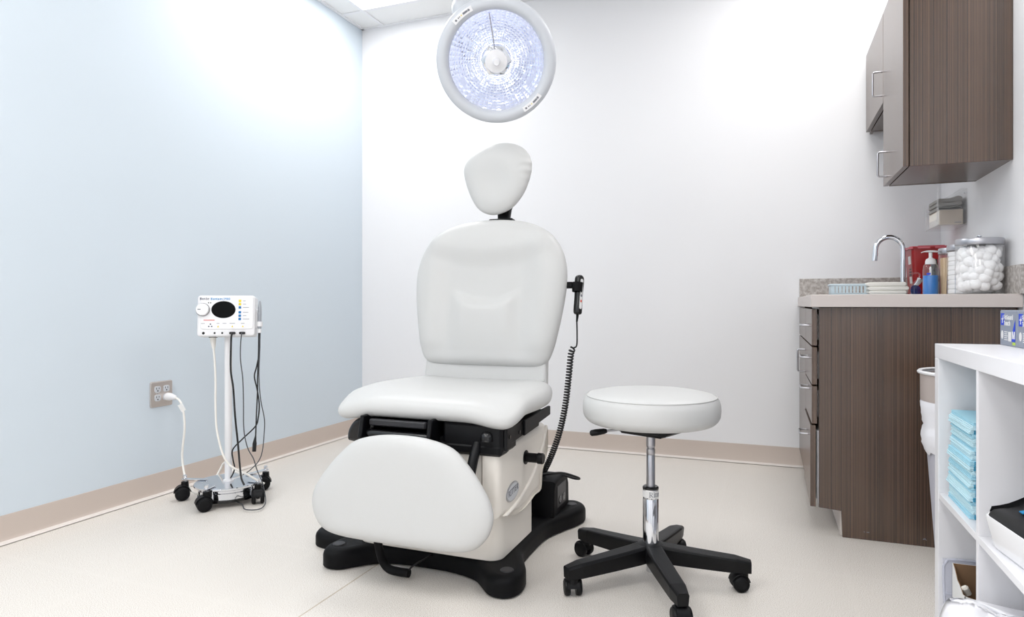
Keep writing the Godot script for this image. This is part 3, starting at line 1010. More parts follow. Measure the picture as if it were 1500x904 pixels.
# ------------------------------------------------------------------ surgical light
func surgical_light() -> void:
	var c := Vector3(-0.96, 1.797, -2.31)
	var n := (Vector3(0, 0.72, 0) - c).normalized()
	var o := thing("surgical_light", "round white surgical light glowing above the examination chair", "surgical light", c)
	var head := Node3D.new()
	head.name = "light_head"
	o.add_child(head)
	head.basis = facing(n)
	var fw := Transform3D(Basis(Vector3.RIGHT, PI / 2), Vector3.ZERO)   # lathe axis y -> local +z
	var s := S()
	# housing ring, rounded, open at the front
	var R := 0.229
	var prof := [Vector2(0.0, -0.135), Vector2(0.09, -0.132), Vector2(0.16, -0.105), Vector2(0.205, -0.06)]
	prof.append_array(arc(Vector2(0.203, -0.012), 0.026, -30, 90, 8))
	prof.append_array([Vector2(0.196, 0.0125), Vector2(0.186, 0.006), Vector2(0.1815, -0.008), Vector2(0.1805, -0.02)])
	lathe(s, prof, 72, fw)
	part("housing", s, MT.lamp_grey, head)
	# faceted mirror dish
	s = S()
	var rings := 15
	var segs := 60
	rng.seed = 77
	for i in rings:
		for j in segs:
			var P := []
			for q in [[0, 0], [0, 1], [1, 1], [1, 0]]:
				var rr := lerpf(0.030, 0.1805, float(i + q[0]) / rings)
				var an: float = TAU * (j + q[1]) / segs
				P.append(Vector3(rr * cos(an), rr * sin(an), -0.104 + 2.65 * rr * rr))
			var mid: Vector3 = (P[0] + P[2]) / 2.0
			mid.z += 0.0007 + rng.randf() * 0.0006
			mid.x += (rng.randf() - 0.5) * 0.0016
			mid.y += (rng.randf() - 0.5) * 0.0016
			s.set_smooth_group(-1)
			for q in 4:
				tri(s, P[q], P[(q + 1) % 4], mid)
	part("reflector_light", s, MT.mirror, head)
	# bulb, chrome shield and sterile handle in the middle
	s = S()
	lathe(s, [Vector2(0, -0.065), Vector2(0.012, -0.065), Vector2(0.012, -0.035), Vector2(0, -0.035)], 20, fw)
	part("bulb", s, MT.bulb_glow, head)
	s = S()
	lathe(s, [Vector2(0.064, -0.088), Vector2(0.060, -0.072), Vector2(0.046, -0.066), Vector2(0.043, -0.045), Vector2(0.0455, -0.043), Vector2(0.0455, -0.030), Vector2(0.040, -0.026)], 6, fw)
	part("bulb_shield", s, MT.chrome, head)
	s = S()
	lathe(s, [Vector2(0.040, -0.04), Vector2(0.0430, -0.015), Vector2(0.0430, 0.0), Vector2(0.040, 0.006), Vector2(0.015, 0.009), Vector2(0.0135, 0.015), Vector2(0.0125, 0.070), Vector2(0.010, 0.076), Vector2(0, 0.076)], 36, fw)
	part("handle", s, MT.white_plastic, head)
	s = S()
	var sa := deg_to_rad(99)
	tube(s, [Vector3(0.04 * cos(sa), 0.04 * sin(sa), -0.05), Vector3(0.17 * cos(sa), 0.17 * sin(sa), -0.022)], 0.0022, 6)
	part("spider_arm", s, MT.steel, head)
	# two touch pads set in the rim
	for k in 2:
		var ca := deg_to_rad(128 if k == 0 else -47)
		var pad := Node3D.new()
		pad.name = "touch_pad"
		head.add_child(pad, true)
		var line := []
		for i in 9:
			var a := ca + lerpf(0.21, -0.21, i / 8.0)
			line.append(Vector2(cos(a), sin(a)) * 0.2145)
		for i in 9:
			var a := ca + lerpf(-0.21, 0.21, i / 8.0)
			line.append(Vector2(cos(a), sin(a)) * 0.1945)
		s = S()
		prism(s, line, 0.0022, 0.001, 0, Transform3D(Basis(), Vector3(0, 0, 0.0125)))
		part("pad_plate", s, MT.white_gloss, pad)
		for i in 5:
			var a: float = ca + [0.15, 0.09, 0.06, 0.02, -0.14][i] * (1.0 if k == 0 else -1.0)
			s = S()
			lathe(s, [Vector2([0.004, 0.0022, 0.0022, 0.0022, 0.0045][i], 0), Vector2([0.004, 0.0022, 0.0022, 0.0022, 0.0045][i], 0.0008), Vector2(0, 0.0008)], 12, Transform3D(fw.basis, Vector3(cos(a) * 0.2045, sin(a) * 0.2045, 0.0146)))
			part("pad_key", s, [MT.ink_grey, MT.dark_grey, MT.ink_grey, MT.key_yellow, MT.ink_grey][i], pad)
		s = S()
		var b := ca + (-0.065 if k == 0 else 0.065)
		bx(s, Vector3(cos(b) * 0.2045, sin(b) * 0.2045, 0.0148), Vector3(0.020, 0.007, 0.001), 0, Basis(Vector3.BACK, b - PI / 2))
		part("pad_key", s, MT.ink_grey, pad)
	# yoke behind the head up to a jointed arm and a ceiling column
	s = S()
	var b0 := Vector3(-0.125, 0.185, -0.115)
	var w0: Vector3 = head.basis * b0
	tube(s, smooth([head.basis * Vector3(-0.115, 0.150, -0.125), w0, Vector3(-0.165, 0.26, -0.09), Vector3(-0.16, 0.36, -0.12)], 6), [0.040, 0.042, 0.044, 0.046, 0.047, 0.047, 0.047, 0.046, 0.044, 0.042, 0.040, 0.038, 0.036, 0.036, 0.035, 0.035, 0.034, 0.034, 0.034], 18)
	part("yoke", s, MT.lamp_grey, o)
	s = S()
	tube(s, smooth([Vector3(-0.16, 0.33, -0.12), Vector3(-0.14, 0.46, -0.10), Vector3(0.0, 0.56, 0.10), Vector3(0.30, 0.62, 0.45)], 6), 0.03, 16)
	part("spring_arm", s, MT.white_plastic, o)
	s = S()
	rod(s, Vector3(0.30, 0.58, 0.45), Vector3(0.30, YC - c.y, 0.45), 0.035, 24)
	lathe(s, [Vector2(0.035, YC - c.y - 0.09), Vector2(0.10, YC - c.y - 0.05), Vector2(0.115, YC - c.y - 0.005), Vector2(0.0, YC - c.y - 0.005)], 32, Transform3D(Basis(), Vector3(0.30, 0, 0.45)))
	part("ceiling_column", s, MT.white_plastic, o)
	var l := SpotLight3D.new()
	l.name = "surgical_light_beam"
	l.light_energy = 4.0
	l.light_color = Color(0.97, 0.98, 1.0)
	l.light_size = 0.16
	l.spot_angle = 50
	l.spot_angle_attenuation = 1.0
	l.spot_range = 10
	l.spot_attenuation = 2
	l.shadow_enabled = true
	o.add_child(l)
	l.position = n * 0.10
	l.basis = facing(-n)

# ------------------------------------------------------------------ electrosurgical cart
func cart() -> void:
	var C := Vector3(-2.245, 0, -2.285)
	var o := thing("electrosurgical_cart", "white electrosurgical generator on a white pole stand with round chrome caster base", "medical cart", C)
	# round two-tier base
	part_lathe("base_plate", [Vector2(0, 0.076), Vector2(0.136, 0.076), Vector2(0.141, 0.079), Vector2(0.141, 0.085), Vector2(0.138, 0.088), Vector2(0, 0.089)], MT.chrome, o, 56)
	part_lathe("weight", [Vector2(0, 0.030), Vector2(0.118, 0.030), Vector2(0.122, 0.034), Vector2(0.122, 0.060), Vector2(0.118, 0.063), Vector2(0.118, 0.076)], MT.chrome, o, 56)
	part_lathe("weight_band", [Vector2(0.1225, 0.022), Vector2(0.126, 0.022), Vector2(0.126, 0.034), Vector2(0.1225, 0.034)], MT.black_gloss, o, 56)
	for i in 4:
		var a := deg_to_rad([80.0, 162.0, 278.0, 352.0][i])
		var reach: float = [0.150, 0.200, 0.205, 0.150][i]
		var d := Vector3(cos(a), 0, sin(a))
		var s := S()
		bx(s, d * (reach * 0.5 + 0.055) + Vector3(0, 0.0925, 0), Vector3(reach - 0.085, 0.006, 0.020), 0.002, Basis(Vector3.UP, -a))
		bx(s, d * 0.1255 + Vector3(0, 0.052, 0), Vector3(0.006, 0.045, 0.024), 0.002, Basis(Vector3.UP, -a))
		lathe(s, [Vector2(0.0, 0.101), Vector2(0.006, 0.101), Vector2(0.009, 0.098), Vector2(0.009, 0.086), Vector2(0.011, 0.085)].map(func(v: Vector2) -> Vector2: return v + Vector2(0, 0.010)), 12, Transform3D(Basis(), d * reach))
		part("outrigger", s, MT.chrome, o)
		caster(o, d * reach, [0.95, 0.85, 0.7, 2.3][i], 0.031, 0.036)
	part_lathe("pole", [Vector2(0.0155, 0.089), Vector2(0.0155, 0.74)], MT.white_plastic, o, 24)
	part_lathe("pole_flange", [Vector2(0.0155, 0.089), Vector2(0.023, 0.089), Vector2(0.023, 0.094), Vector2(0.0155, 0.095)], MT.white_plastic, o, 24)
	# generator
	var g := Node3D.new()
	g.name = "generator"
	o.add_child(g)
	g.position = Vector3(0.0, 0.82, 0.0)
	g.rotation = Vector3(-0.10, 0.62, 0)
	var s := S()
	prism(s, rrect(0.236, 0.180, 0.013, 5), 0.105, 0.007, 0.007, Transform3D(Basis(), Vector3(0, 0.0, -0.055)), 3)
	part("case", s, MT.white_plastic, g)
	s = S()
	prism(s, rrect(0.216, 0.146, 0.012, 5, Vector2(0.003, 0.014)), 0.003, 0.0015, 0, Transform3D(Basis(), Vector3(0, 0, 0.0495)))
	part("front_overlay", s, MT.white_gloss, g)
	var zf := 0.0527
	s = S(); prism(s, ellipse(0.0495, 0.0375, 40), 0.0009, 0.0004, 0, Transform3D(Basis(), Vector3(-0.012, 0.027, zf - 0.0002))); part("display_window", s, MT.display_black, g)
	var kn := Node3D.new()
	kn.name = "dial"
	g.add_child(kn)
	kn.position = Vector3(-0.096, 0.027, zf)
	s = S(); lathe(s, [Vector2(0, 0.0), Vector2(0.0285, 0.0), Vector2(0.0285, 0.002), Vector2(0.026, 0.0022)], 36, Transform3D(Basis(Vector3.RIGHT, PI / 2), Vector3.ZERO)); part("dial_ring", s, MT.dark_grey, kn)
	s = S(); lathe(s, [Vector2(0.0270, 0.0), Vector2(0.0265, 0.011), Vector2(0.024, 0.014), Vector2(0.021, 0.0145), Vector2(0, 0.0145)], 36, Transform3D(Basis(Vector3.RIGHT, PI / 2), Vector3.ZERO)); part("dial_cap", s, MT.white_gloss, kn)
	s = S(); bb(s, Vector3(-0.018, -0.002, 0.0142), Vector3(-0.006, 0.002, 0.0150)); part("dial_mark", s, MT.ink_grey, kn)
	words("maker_name", "Bovie", 0.0138, MT.ink_navy, g, Transform3D(Basis(), Vector3(-0.090, 0.0745, zf)), true, "Droid Serif")
	words("model_name", "Bantam|PRO", 0.0128, MT.ink_cyan, g, Transform3D(Basis(), Vector3(-0.025, 0.0740, zf)))
	for k in 6:
		var y: float = [0.0655, 0.0510, 0.0365, 0.0150, 0.0000, -0.0145][k]
		s = S(); prism(s, rrect(0.0105, 0.0105, 0.0015, 2, Vector2(0.055, y)), 0.0012, 0.0004, 0, Transform3D(Basis(), Vector3(0, 0, zf - 0.0002)))
		part("mode_key", s, MT.key_yellow if k < 2 else MT.key_blue, g)
		var wide: float = [0.010, 0.012, 0.024, 0.022, 0.014, 0.026][k]
		s = S(); bb(s, Vector3(0.068, y - 0.0009, zf - 0.0002), Vector3(0.068 + wide, y + 0.0009, zf + 0.0003)); part("key_caption", s, MT.ink_grey, g)
	for k in 2:
		s = S(); prism(s, rrect(0.0045, 0.0045, 0.001, 2, Vector2(-0.073 + 0.0085 * k, 0.057)), 0.0008, 0.0003, 0, Transform3D(Basis(), Vector3(0, 0, zf - 0.0002))); part("arrow_key", s, MT.ink_black, g)
	s = S(); bb(s, Vector3(-0.092, -0.0185, zf - 0.0002), Vector3(-0.047, -0.0170, zf + 0.0003)); bb(s, Vector3(-0.092, -0.0215, zf - 0.0002), Vector3(-0.047, -0.0200, zf + 0.0003)); part("warning_print", s, MT.ink_red, g)
	for c in [[-0.094, 0.015], [-0.033, 0.011], [-0.007, 0.015], [0.025, 0.022], [0.068, 0.014]]:
		s = S(); bb(s, Vector3(c[0] - c[1] / 2, -0.0343, zf - 0.0002), Vector3(c[0] + c[1] / 2, -0.0326, zf + 0.0003)); part("socket_caption", s, MT.ink_grey, g)
	for x in [-0.033, 0.025, 0.068]:
		s = S(); prism(s, [Vector2(x - 0.0042, -0.0505), Vector2(x + 0.0042, -0.0505), Vector2(x, -0.0425)], 0.0005, 0, 0, Transform3D(Basis(), Vector3(0, 0, zf - 0.0002))); part("warning_mark", s, MT.key_yellow, g)
	for p in [[-0.064, -0.0365], [-0.0705, -0.0465], [-0.0585, -0.0465]]:
		s = S(); prism(s, ellipse(0.0028, 0.0028, 10), 0.0005, 0, 0, Transform3D(Basis(), Vector3(p[0], p[1], zf - 0.0002))); part("indicator_dot", s, MT.ink_navy, g)
	for x in [-0.092, -0.047, -0.016]:
		s = S(); lathe(s, [Vector2(0, 0.0015), Vector2(0.0035 if x > -0.09 else 0.005, 0.0015), Vector2(0.0045 if x > -0.09 else 0.006, 0)], 14, Transform3D(Basis(Vector3.RIGHT, PI / 2), Vector3(x, -0.0755, 0.0497))); part("socket", s, MT.ink_black, g)
	for x in [0.026, 0.066]:
		s = S(); prism(s, rrect(0.026, 0.0105, 0.005, 4), 0.010, 0.002, 0, Transform3D(Basis(), Vector3(x, -0.0765, 0.0495))); part("plug", s, MT.black_gloss, g)
	s = S(); bb(s, Vector3(-0.078, -0.0925, -0.02), Vector3(-0.046, -0.0875, 0.012), 0.001); part("power_inlet", s, MT.black_plastic, g)
	# pencil holder on the side of the case
	s = S()
	bb(s, Vector3(0.117, -0.055, 0.0), Vector3(0.124, 0.03, 0.03), 0.002)
	lathe(s, [Vector2(0.0095, -0.012), Vector2(0.0125, -0.012), Vector2(0.0125, 0.010), Vector2(0.0095, 0.010), Vector2(0.0095, -0.012)], 16, Transform3D(Basis(), Vector3(0.134, -0.035, 0.022)))
	part("pencil_holder", s, MT.white_plastic, g)
	s = S()
	bb(s, Vector3(-0.02, -0.088, -0.03), Vector3(0.02, 0.0, -0.0545), 0.003)
	part("pole_bracket", s, MT.white_plastic, g)

	# where things on the case lie, in the room
	var G := Transform3D(Basis.from_euler(Vector3(-0.10, 0.62, 0)), C + Vector3(0, 0.82, 0))
	var up := G.basis.y
	# grey pencil handpiece with its cable
	var hp := thing("pencil_handpiece", "slim grey electrosurgical pencil standing in holder with looping thin cables", "handpiece", G * Vector3(0.134, -0.035, 0.022))
	s = S()
	tube(s, [up * -0.022, up * 0.0, up * 0.045, up * 0.075, up * 0.10, up * 0.104], [0.0075, 0.0078, 0.0082, 0.0070, 0.0045, 0.003], 14)
	part("grip", s, MT.pencil_grey, hp)
	s = S()
	tube(s, [up * -0.040, up * -0.022], [0.0075, 0.0075], 12)
	part("ferrule", s, MT.white_plastic, hp)
	var p0 := hp.position
	s = S()
	tube(s, smooth([up * -0.036, Vector3(0.0, -0.12, 0.0), Vector3(-0.012, -0.19, 0.005), Vector3(-0.022, -0.235, 0.008), Vector3(-0.012, -0.29, 0.003), Vector3(-0.002, -0.36, 0.0), Vector3(-0.006, -0.42, 0.002), Vector3(-0.02, -0.46, 0.005), Vector3(-0.07, -0.515, 0.03), Vector3(-0.105, -0.56, 0.05), Vector3(-0.10, -0.60, 0.055), Vector3(-0.085, -0.635, 0.06), Vector3(-0.092, -0.66, 0.06), Vector3(-0.108, -0.685, 0.06)], 5), 0.0030, 8)
	part("black_cable", s, MT.cord_black, hp)
	s = S()
	tube(s, smooth([up * -0.036 + Vector3(0.004, 0, 0), Vector3(0.004, -0.13, 0.004), Vector3(0.0, -0.24, 0.004), Vector3(0.012, -0.34, 0.006), Vector3(0.032, -0.42, 0.006), Vector3(0.030, -0.48, 0.004), Vector3(0.015, -0.57, 0.0), Vector3(-0.01, -0.62, 0.0), Vector3(-0.05, -0.66, 0.01), Vector3(-0.06, -0.672, 0.04)], 5), 0.0022, 8)
	part("grey_cable", s, MT.cord_grey, hp)
	s = S()
	tube(s, [Vector3(-0.020, -0.57, 0.012), Vector3(-0.019, -0.535, 0.010), Vector3(-0.017, -0.52, 0.010), Vector3(-0.015, -0.50, 0.008), Vector3(-0.012, -0.40, 0.006), Vector3(-0.006, -0.30, 0.006), Vector3(-0.008, -0.25, 0.004), Vector3(-0.004, -0.12, 0.002), up * -0.036 + Vector3(-0.004, 0, 0)], [0.0085, 0.0090, 0.0060, 0.0030, 0.0028, 0.0028, 0.0028, 0.0028, 0.0028], 10)
	part("plug_lead", s, MT.cord_black, hp)
	# two leads from the sockets down to the base
	var a1 := G * Vector3(0.026, -0.0765, 0.060)
	var el := thing("electrode_lead", "thick black lead hanging from the generator socket to the chrome base", "cable", a1)
	s = S()
	tube(s, smooth([Vector3.ZERO, Vector3(0.006, -0.006, 0.008), Vector3(0.004, -0.03, 0.010), Vector3(0.002, -0.16, 0.010), Vector3(0.018, -0.24, 0.012), Vector3(0.032, -0.36, 0.016), Vector3(0.048, -0.48, 0.016), Vector3(0.062, -0.57, 0.02), Vector3(0.08, -0.62, 0.03), Vector3(0.10, -0.646, 0.035)], 5), 0.0040, 10)
	part("lead", s, MT.cord_black, el)
	var a2 := G * Vector3(0.066, -0.0765, 0.060)
	var gl := thing("footswitch_lead", "thin grey lead hanging from generator socket down to the caster base", "cable", a2)
	s = S()
	tube(s, smooth([Vector3.ZERO, Vector3(0.004, -0.004, 0.006), Vector3(0.0, -0.05, 0.008), Vector3(0.0, -0.12, 0.008), Vector3(0.014, -0.20, 0.010), Vector3(0.018, -0.30, 0.010), Vector3(0.022, -0.42, 0.012), Vector3(0.035, -0.50, 0.004), Vector3(0.055, -0.55, -0.01), Vector3(0.065, -0.60, -0.02), Vector3(0.085, -0.655, -0.03), Vector3(0.09, -0.705, -0.04), Vector3(0.12, -0.738, -0.01), Vector3(0.15, -0.7395, 0.06), Vector3(0.10, -0.7395, 0.085), Vector3(0.04, -0.7395, 0.04), Vector3(-0.02, -0.7395, 0.01)], 5), 0.0024, 8)
	part("lead", s, MT.cord_grey, gl)

	# power cord to the wall outlet
	var wall := Vector3(XL, 0.448, -2.272)
	var inlet := G * Vector3(-0.062, -0.0925, -0.004)
	var pc := thing("power_cord", "white power cord with paper tag plugged into the wall outlet", "power cord", wall)
	s = S()
	tube(s, [Vector3(0.008, 0, 0), Vector3(0.026, 0, 0.001), Vector3(0.030, 0, 0.001), Vector3(0.046, -0.001, 0.002), Vector3(0.060, -0.002, 0.003), Vector3(0.064, -0.003, 0.003)], [0.018, 0.018, 0.0165, 0.0125, 0.010, 0.006], 14)
	part("plug", s, MT.white_plastic, pc)
	var run := smooth([Vector3(0.062, -0.003, 0.003), Vector3(0.085, -0.012, 0.004), Vector3(0.105, -0.04, 0.004), Vector3(0.116, -0.09, 0.004), Vector3(0.118, -0.15, 0.004), Vector3(0.108, -0.22, 0.004), Vector3(0.104, -0.27, 0.004), Vector3(0.120, -0.33, 0.01), Vector3(0.165, -0.385, 0.03), Vector3(0.21, -0.42, 0.03), Vector3(0.22, -0.435, -0.03), Vector3(0.22, -0.35, -0.10), Vector3(0.245, -0.31, -0.11), Vector3(0.30, -0.34, -0.10), Vector3(0.44, -0.40, -0.15)], 6)
	s = S()
	tube(s, run, 0.0048, 10)
	part("cable", s, MT.cord_white, pc)
	s = S()
	var q := inlet - wall
	tube(s, [q + Vector3(0, 0.004, 0), q, q + Vector3(0, -0.02, 0), q + Vector3(0.002, -0.035, 0), q + Vector3(0.003, -0.05, 0)], [0.014, 0.014, 0.0115, 0.009, 0.006], 12)
	part("connector", s, MT.cord_white, pc)
	s = S()
	tube(s, smooth([q + Vector3(0.003, -0.048, 0), q + Vector3(0.010, -0.12, 0.0), q + Vector3(0.018, -0.20, 0.004), q + Vector3(0.022, -0.30, 0.008), q + Vector3(0.045, -0.42, 0.02), q + Vector3(0.10, -0.54, 0.02), q + Vector3(0.17, -0.60, -0.03), q + Vector3(0.20, -0.632, -0.06)], 6), 0.0045, 10)
	part("cable", s, MT.cord_white, pc)
	s = S()
	bx(s, Vector3(0.108, -0.045, 0.009), Vector3(0.022, 0.036, 0.0016), 0.0, Basis.from_euler(Vector3(0, 0.5, 0.5)))
	part("tag", s, MT.label_white, pc)

	# four-way outlet on the blue wall
	var ou := thing("wall_outlet", "square stainless steel four-socket outlet plate on the pale blue wall", "outlet", Vector3(XL, 0.464, -2.244))
	var ob := Basis(Vector3.FORWARD, Vector3.UP, Vector3.RIGHT)
	s = S()
	prism(s, rrect(0.117, 0.117, 0.007, 3), 0.007, 0.004, 0, Transform3D(ob, Vector3.ZERO), 2)
	part("plate", s, MT.brushed, ou)
	for ix in [-1, 1]:
		for iy in [-1, 1]:
			var cn := Vector3(0.0068, iy * 0.0195 + 0.003, -ix * 0.0235)
			var rc := Node3D.new()
			rc.name = "socket"
			ou.add_child(rc, true)
			rc.transform = Transform3D(ob, cn)
			s = S(); prism(s, [Vector2(-0.0165, -0.009), Vector2(-0.010, -0.0145), Vector2(0.010, -0.0145), Vector2(0.0165, -0.009), Vector2(0.0165, 0.009), Vector2(0.010, 0.0145), Vector2(-0.010, 0.0145), Vector2(-0.0165, 0.009)], 0.002, 0.0006, 0); part("socket_face", s, MT.lamp_grey, rc)
			s = S()
			bb(s, Vector3(-0.0078, 0.0, 0.0018), Vector3(-0.0052, 0.0085, 0.0024))
			bb(s, Vector3(0.0052, 0.001, 0.0018), Vector3(0.0078, 0.0085, 0.0024))
			prism(s, ellipse(0.0032, 0.0032, 10), 0.0006, 0, 0, Transform3D(Basis(), Vector3(0, -0.0065, 0.0018)))
			part("slot", s, MT.ink_black, rc)
	s = S(); prism(s, ellipse(0.003, 0.003, 12), 0.001, 0.0004, 0, Transform3D(ob, Vector3(0.0068, 0.003, 0.0235))); part("screw", s, MT.steel, ou)

# ------------------------------------------------------------------ cabinets
func pull(parent: Node3D, a: Vector3, b: Vector3, out: Vector3) -> void:
	var s := S()
	var d := (b - a).normalized() * 0.007
	tube(s, [a, a + out * 0.78, a + out * 0.93 + d * 0.3, a + out + d, b + out - d, b + out * 0.93 - d * 0.3, b + out * 0.78, b], 0.004, 10)
	part("handle", s, MT.steel, parent)

func cabinets() -> void:
	var s: SurfaceTool
	# base cabinet with four drawers, its end panel notched for the toe kick
	var o := thing("base_cabinet", "dark brown laminate base cabinet with four drawers and exposed end panel", "cabinet", Vector3(0.5, 0, -2.98))
	var P := func(x: float, y: float, z: float) -> Vector3: return Vector3(x - 0.5, y, z + 2.98)
	s = S()
	prism(s, [Vector2(0.181 - 0.5, 0.104), Vector2(0.258 - 0.5, 0.098), Vector2(0.262 - 0.5, 0.0), Vector2(0.805 - 0.5, 0.0), Vector2(0.805 - 0.5, 0.863), Vector2(0.181 - 0.5, 0.863)], 0.019, 0.0008, 0, Transform3D(Basis(), Vector3(0, 0, -2.777 + 2.98)))
	part("end_panel", s, MT.wood, o)
	s = S()
	bb(s, P.call(0.183, 0.104, -3.198), P.call(0.80, 0.863, -3.182))
	bb(s, P.call(0.183, 0.104, -3.182), P.call(0.80, 0.12, -2.778))
	bb(s, P.call(0.79, 0.12, -3.182), P.call(0.80, 0.863, -2.778))
	bb(s, P.call(0.183, 0.845, -3.182), P.call(0.28, 0.863, -2.778))
	part("carcass", s, MT.wood, o)
	s = S()
	bb(s, P.call(0.256, 0.0, -3.198), P.call(0.264, 0.103, -2.779), 0.001)
	part("toe_kick", s, MT.base_toe, o)
	var ys := [[0.718, 0.857], [0.569, 0.712], [0.420, 0.563], [0.104, 0.413]]
	for k in 4:
		var dx: float = [0.0, 0.0, 0.0, -0.005][k]
		s = S()
		bb(s, P.call(0.1565 + dx, ys[k][0], -3.194), P.call(0.1755 + dx, ys[k][1], -2.7605), 0.0009)
		var dr := part("drawer", s, MT.wood, o)
		s = S()
		bb(s, P.call(0.1755 + dx, ys[k][0] + 0.02, -3.17), P.call(0.55, ys[k][1] - 0.02, -2.80))
		part("drawer_box", s, MT.label_white, dr)
		var y: float = [0.790, 0.660, 0.535, 0.350][k]
		pull(dr, P.call(0.157 + dx, y, -3.03), P.call(0.157 + dx, y, -2.93), Vector3(-0.030, 0, 0))
	s = S()
	bb(s, P.call(0.1765, 0.115, -2.7765), P.call(0.1808, 0.395, -2.764))
	part("drawer_slide", s, MT.steel, o)
	s = S()
	bb(s, P.call(0.332, 0.0285, -2.7582), P.call(0.337, 0.0300, -2.7576))
	bb(s, P.call(0.342, 0.0280, -2.7582), P.call(0.351, 0.0298, -2.7576))
	bx(s, P.call(0.527, 0.027, -2.758), Vector3(0.010, 0.0018, 0.0006), 0, Basis(Vector3.BACK, 0.6))
	bx(s, P.call(0.529, 0.0265, -2.758), Vector3(0.012, 0.0016, 0.0006), 0, Basis(Vector3.BACK, -0.5))
	part("scuff", s, MT.ink_grey, o)

	# sink cabinet in the corner
	o = thing("sink_cabinet", "dark brown laminate sink cabinet with one door beside the far white wall", "cabinet", Vector3(0.5, 0, -3.53))
	P = func(x: float, y: float, z: float) -> Vector3: return Vector3(x - 0.5, y, z + 3.53)
	s = S()
	bb(s, P.call(0.183, 0.104, -3.855), P.call(0.80, 0.863, -3.838))
	bb(s, P.call(0.183, 0.104, -3.838), P.call(0.80, 0.12, -3.20))
	bb(s, P.call(0.79, 0.12, -3.838), P.call(0.80, 0.863, -3.20))
	bb(s, P.call(0.183, 0.12, -3.838), P.call(0.20, 0.863, -3.80))
	part("carcass", s, MT.wood, o)
	s = S(); bb(s, P.call(0.256, 0.0, -3.836), P.call(0.264, 0.103, -3.20), 0.001); part("toe_kick", s, MT.base_toe, o)
	s = S(); bb(s, P.call(0.1565, 0.718, -3.812), P.call(0.1755, 0.857, -3.201), 0.0009); part("false_front", s, MT.wood, o)
	s = S(); bb(s, P.call(0.1565, 0.106, -3.812), P.call(0.1755, 0.712, -3.201), 0.0009)
	var dd := part("door", s, MT.wood, o)
	pull(dd, P.call(0.157, 0.570, -3.285), P.call(0.157, 0.670, -3.285), Vector3(-0.030, 0, 0))

	# continuous worktop with the sink cut out, and its splashbacks
	o = thing("countertop", "greige solid worktop with square edge on the base cabinets", "countertop", Vector3(0.48, 0.865, -3.3))
	P = func(x: float, y: float, z: float) -> Vector3: return Vector3(x - 0.48, y - 0.865, z + 3.3)
	s = S()
	bb(s, P.call(0.151, 0.865, -3.355), P.call(0.809, 0.9115, -2.714), 0.0015)
	bb(s, P.call(0.151, 0.865, -3.859), P.call(0.809, 0.9115, -3.735), 0.0015)
	bb(s, P.call(0.151, 0.865, -3.737), P.call(0.222, 0.9115, -3.353), 0.0015)
	bb(s, P.call(0.585, 0.865, -3.737), P.call(0.809, 0.9115, -3.353), 0.0015)
	part("slab", s, MT.counter, o)
	s = S(); bb(s, P.call(0.158, 0.9115, -3.859), P.call(0.7975, 1.012, -3.841), 0.001); part("back_splash", s, MT.stone, o)
	s = S(); bb(s, P.call(0.798, 0.9115, -3.859), P.call(0.809, 1.012, -2.70), 0.001); part("side_splash", s, MT.stone, o)

	# small drop-in sink
	o = thing("sink", "small stainless drop-in sink set in the worktop", "sink", Vector3(0.405, 0.9115, -3.545))
	P = func(x: float, y: float, z: float) -> Vector3: return Vector3(x - 0.405, y - 0.9115, z + 3.545)
	s = S()
	for q in [[0.205, -3.75, 0.605, -3.728], [0.205, -3.362, 0.605, -3.34], [0.205, -3.73, 0.229, -3.36], [0.579, -3.73, 0.605, -3.36]]:
		bb(s, P.call(q[0], 0.912, q[1]), P.call(q[2], 0.919, q[3]), 0.001)
	part("rim", s, MT.steel, o)
	s = S()
	bb(s, P.call(0.226, 0.76, -3.73), P.call(0.229, 0.9125, -3.36))
	bb(s, P.call(0.579, 0.76, -3.73), P.call(0.582, 0.9125, -3.36))
	bb(s, P.call(0.226, 0.76, -3.733), P.call(0.582, 0.9125, -3.730))
	bb(s, P.call(0.226, 0.76, -3.360), P.call(0.582, 0.9125, -3.357))
	bb(s, P.call(0.226, 0.757, -3.733), P.call(0.582, 0.760, -3.357))
	part("basin", s, MT.steel, o)

	# wall cabinets
	for k in 2:
		var z0: float = [-3.268, -3.812][k]
		var z1: float = [-2.815, -3.272][k]
		var y0: float = [1.388, 1.757][k]
		o = thing("wall_cabinet", ["tall brown laminate wall cabinet with exposed side panel above the worktop", "shorter brown laminate wall cabinet above sink beside the far white wall"][k], "cabinet", Vector3(0.65, y0, (z0 + z1) / 2.0))
		var zc := (z0 + z1) / 2.0
		P = func(x: float, y: float, z: float) -> Vector3: return Vector3(x - 0.65, y - y0, z - zc)
		var y1 := 2.150
		s = S()
		bb(s, P.call(0.4915, y0, z1 - 0.018), P.call(0.809, y1, z1), 0.0008)
		bb(s, P.call(0.4915, y0, z0), P.call(0.809, y1, z0 + 0.018), 0.0008)
		bb(s, P.call(0.4925, y0 + 0.001, z0 + 0.018), P.call(0.809, y0 + 0.019, z1 - 0.018))
		bb(s, P.call(0.4925, y1 - 0.019, z0 + 0.018), P.call(0.809, y1 - 0.001, z1 - 0.018))
		bb(s, P.call(0.800, y0 + 0.019, z0 + 0.018), P.call(0.809, y1 - 0.019, z1 - 0.018))
		part("carcass", s, MT.wood, o)
		s = S()
		bb(s, P.call(0.4695, y0 + 0.001, z0 + 0.002), P.call(0.4885, y1 - 0.001, z1 - 0.001), 0.0009)
		var dr := part("door", s, MT.wood, o)
		var hz: float = [-3.19, -3.335][k]
		var hy: Array = [[1.420, 1.524], [1.805, 1.912]][k]
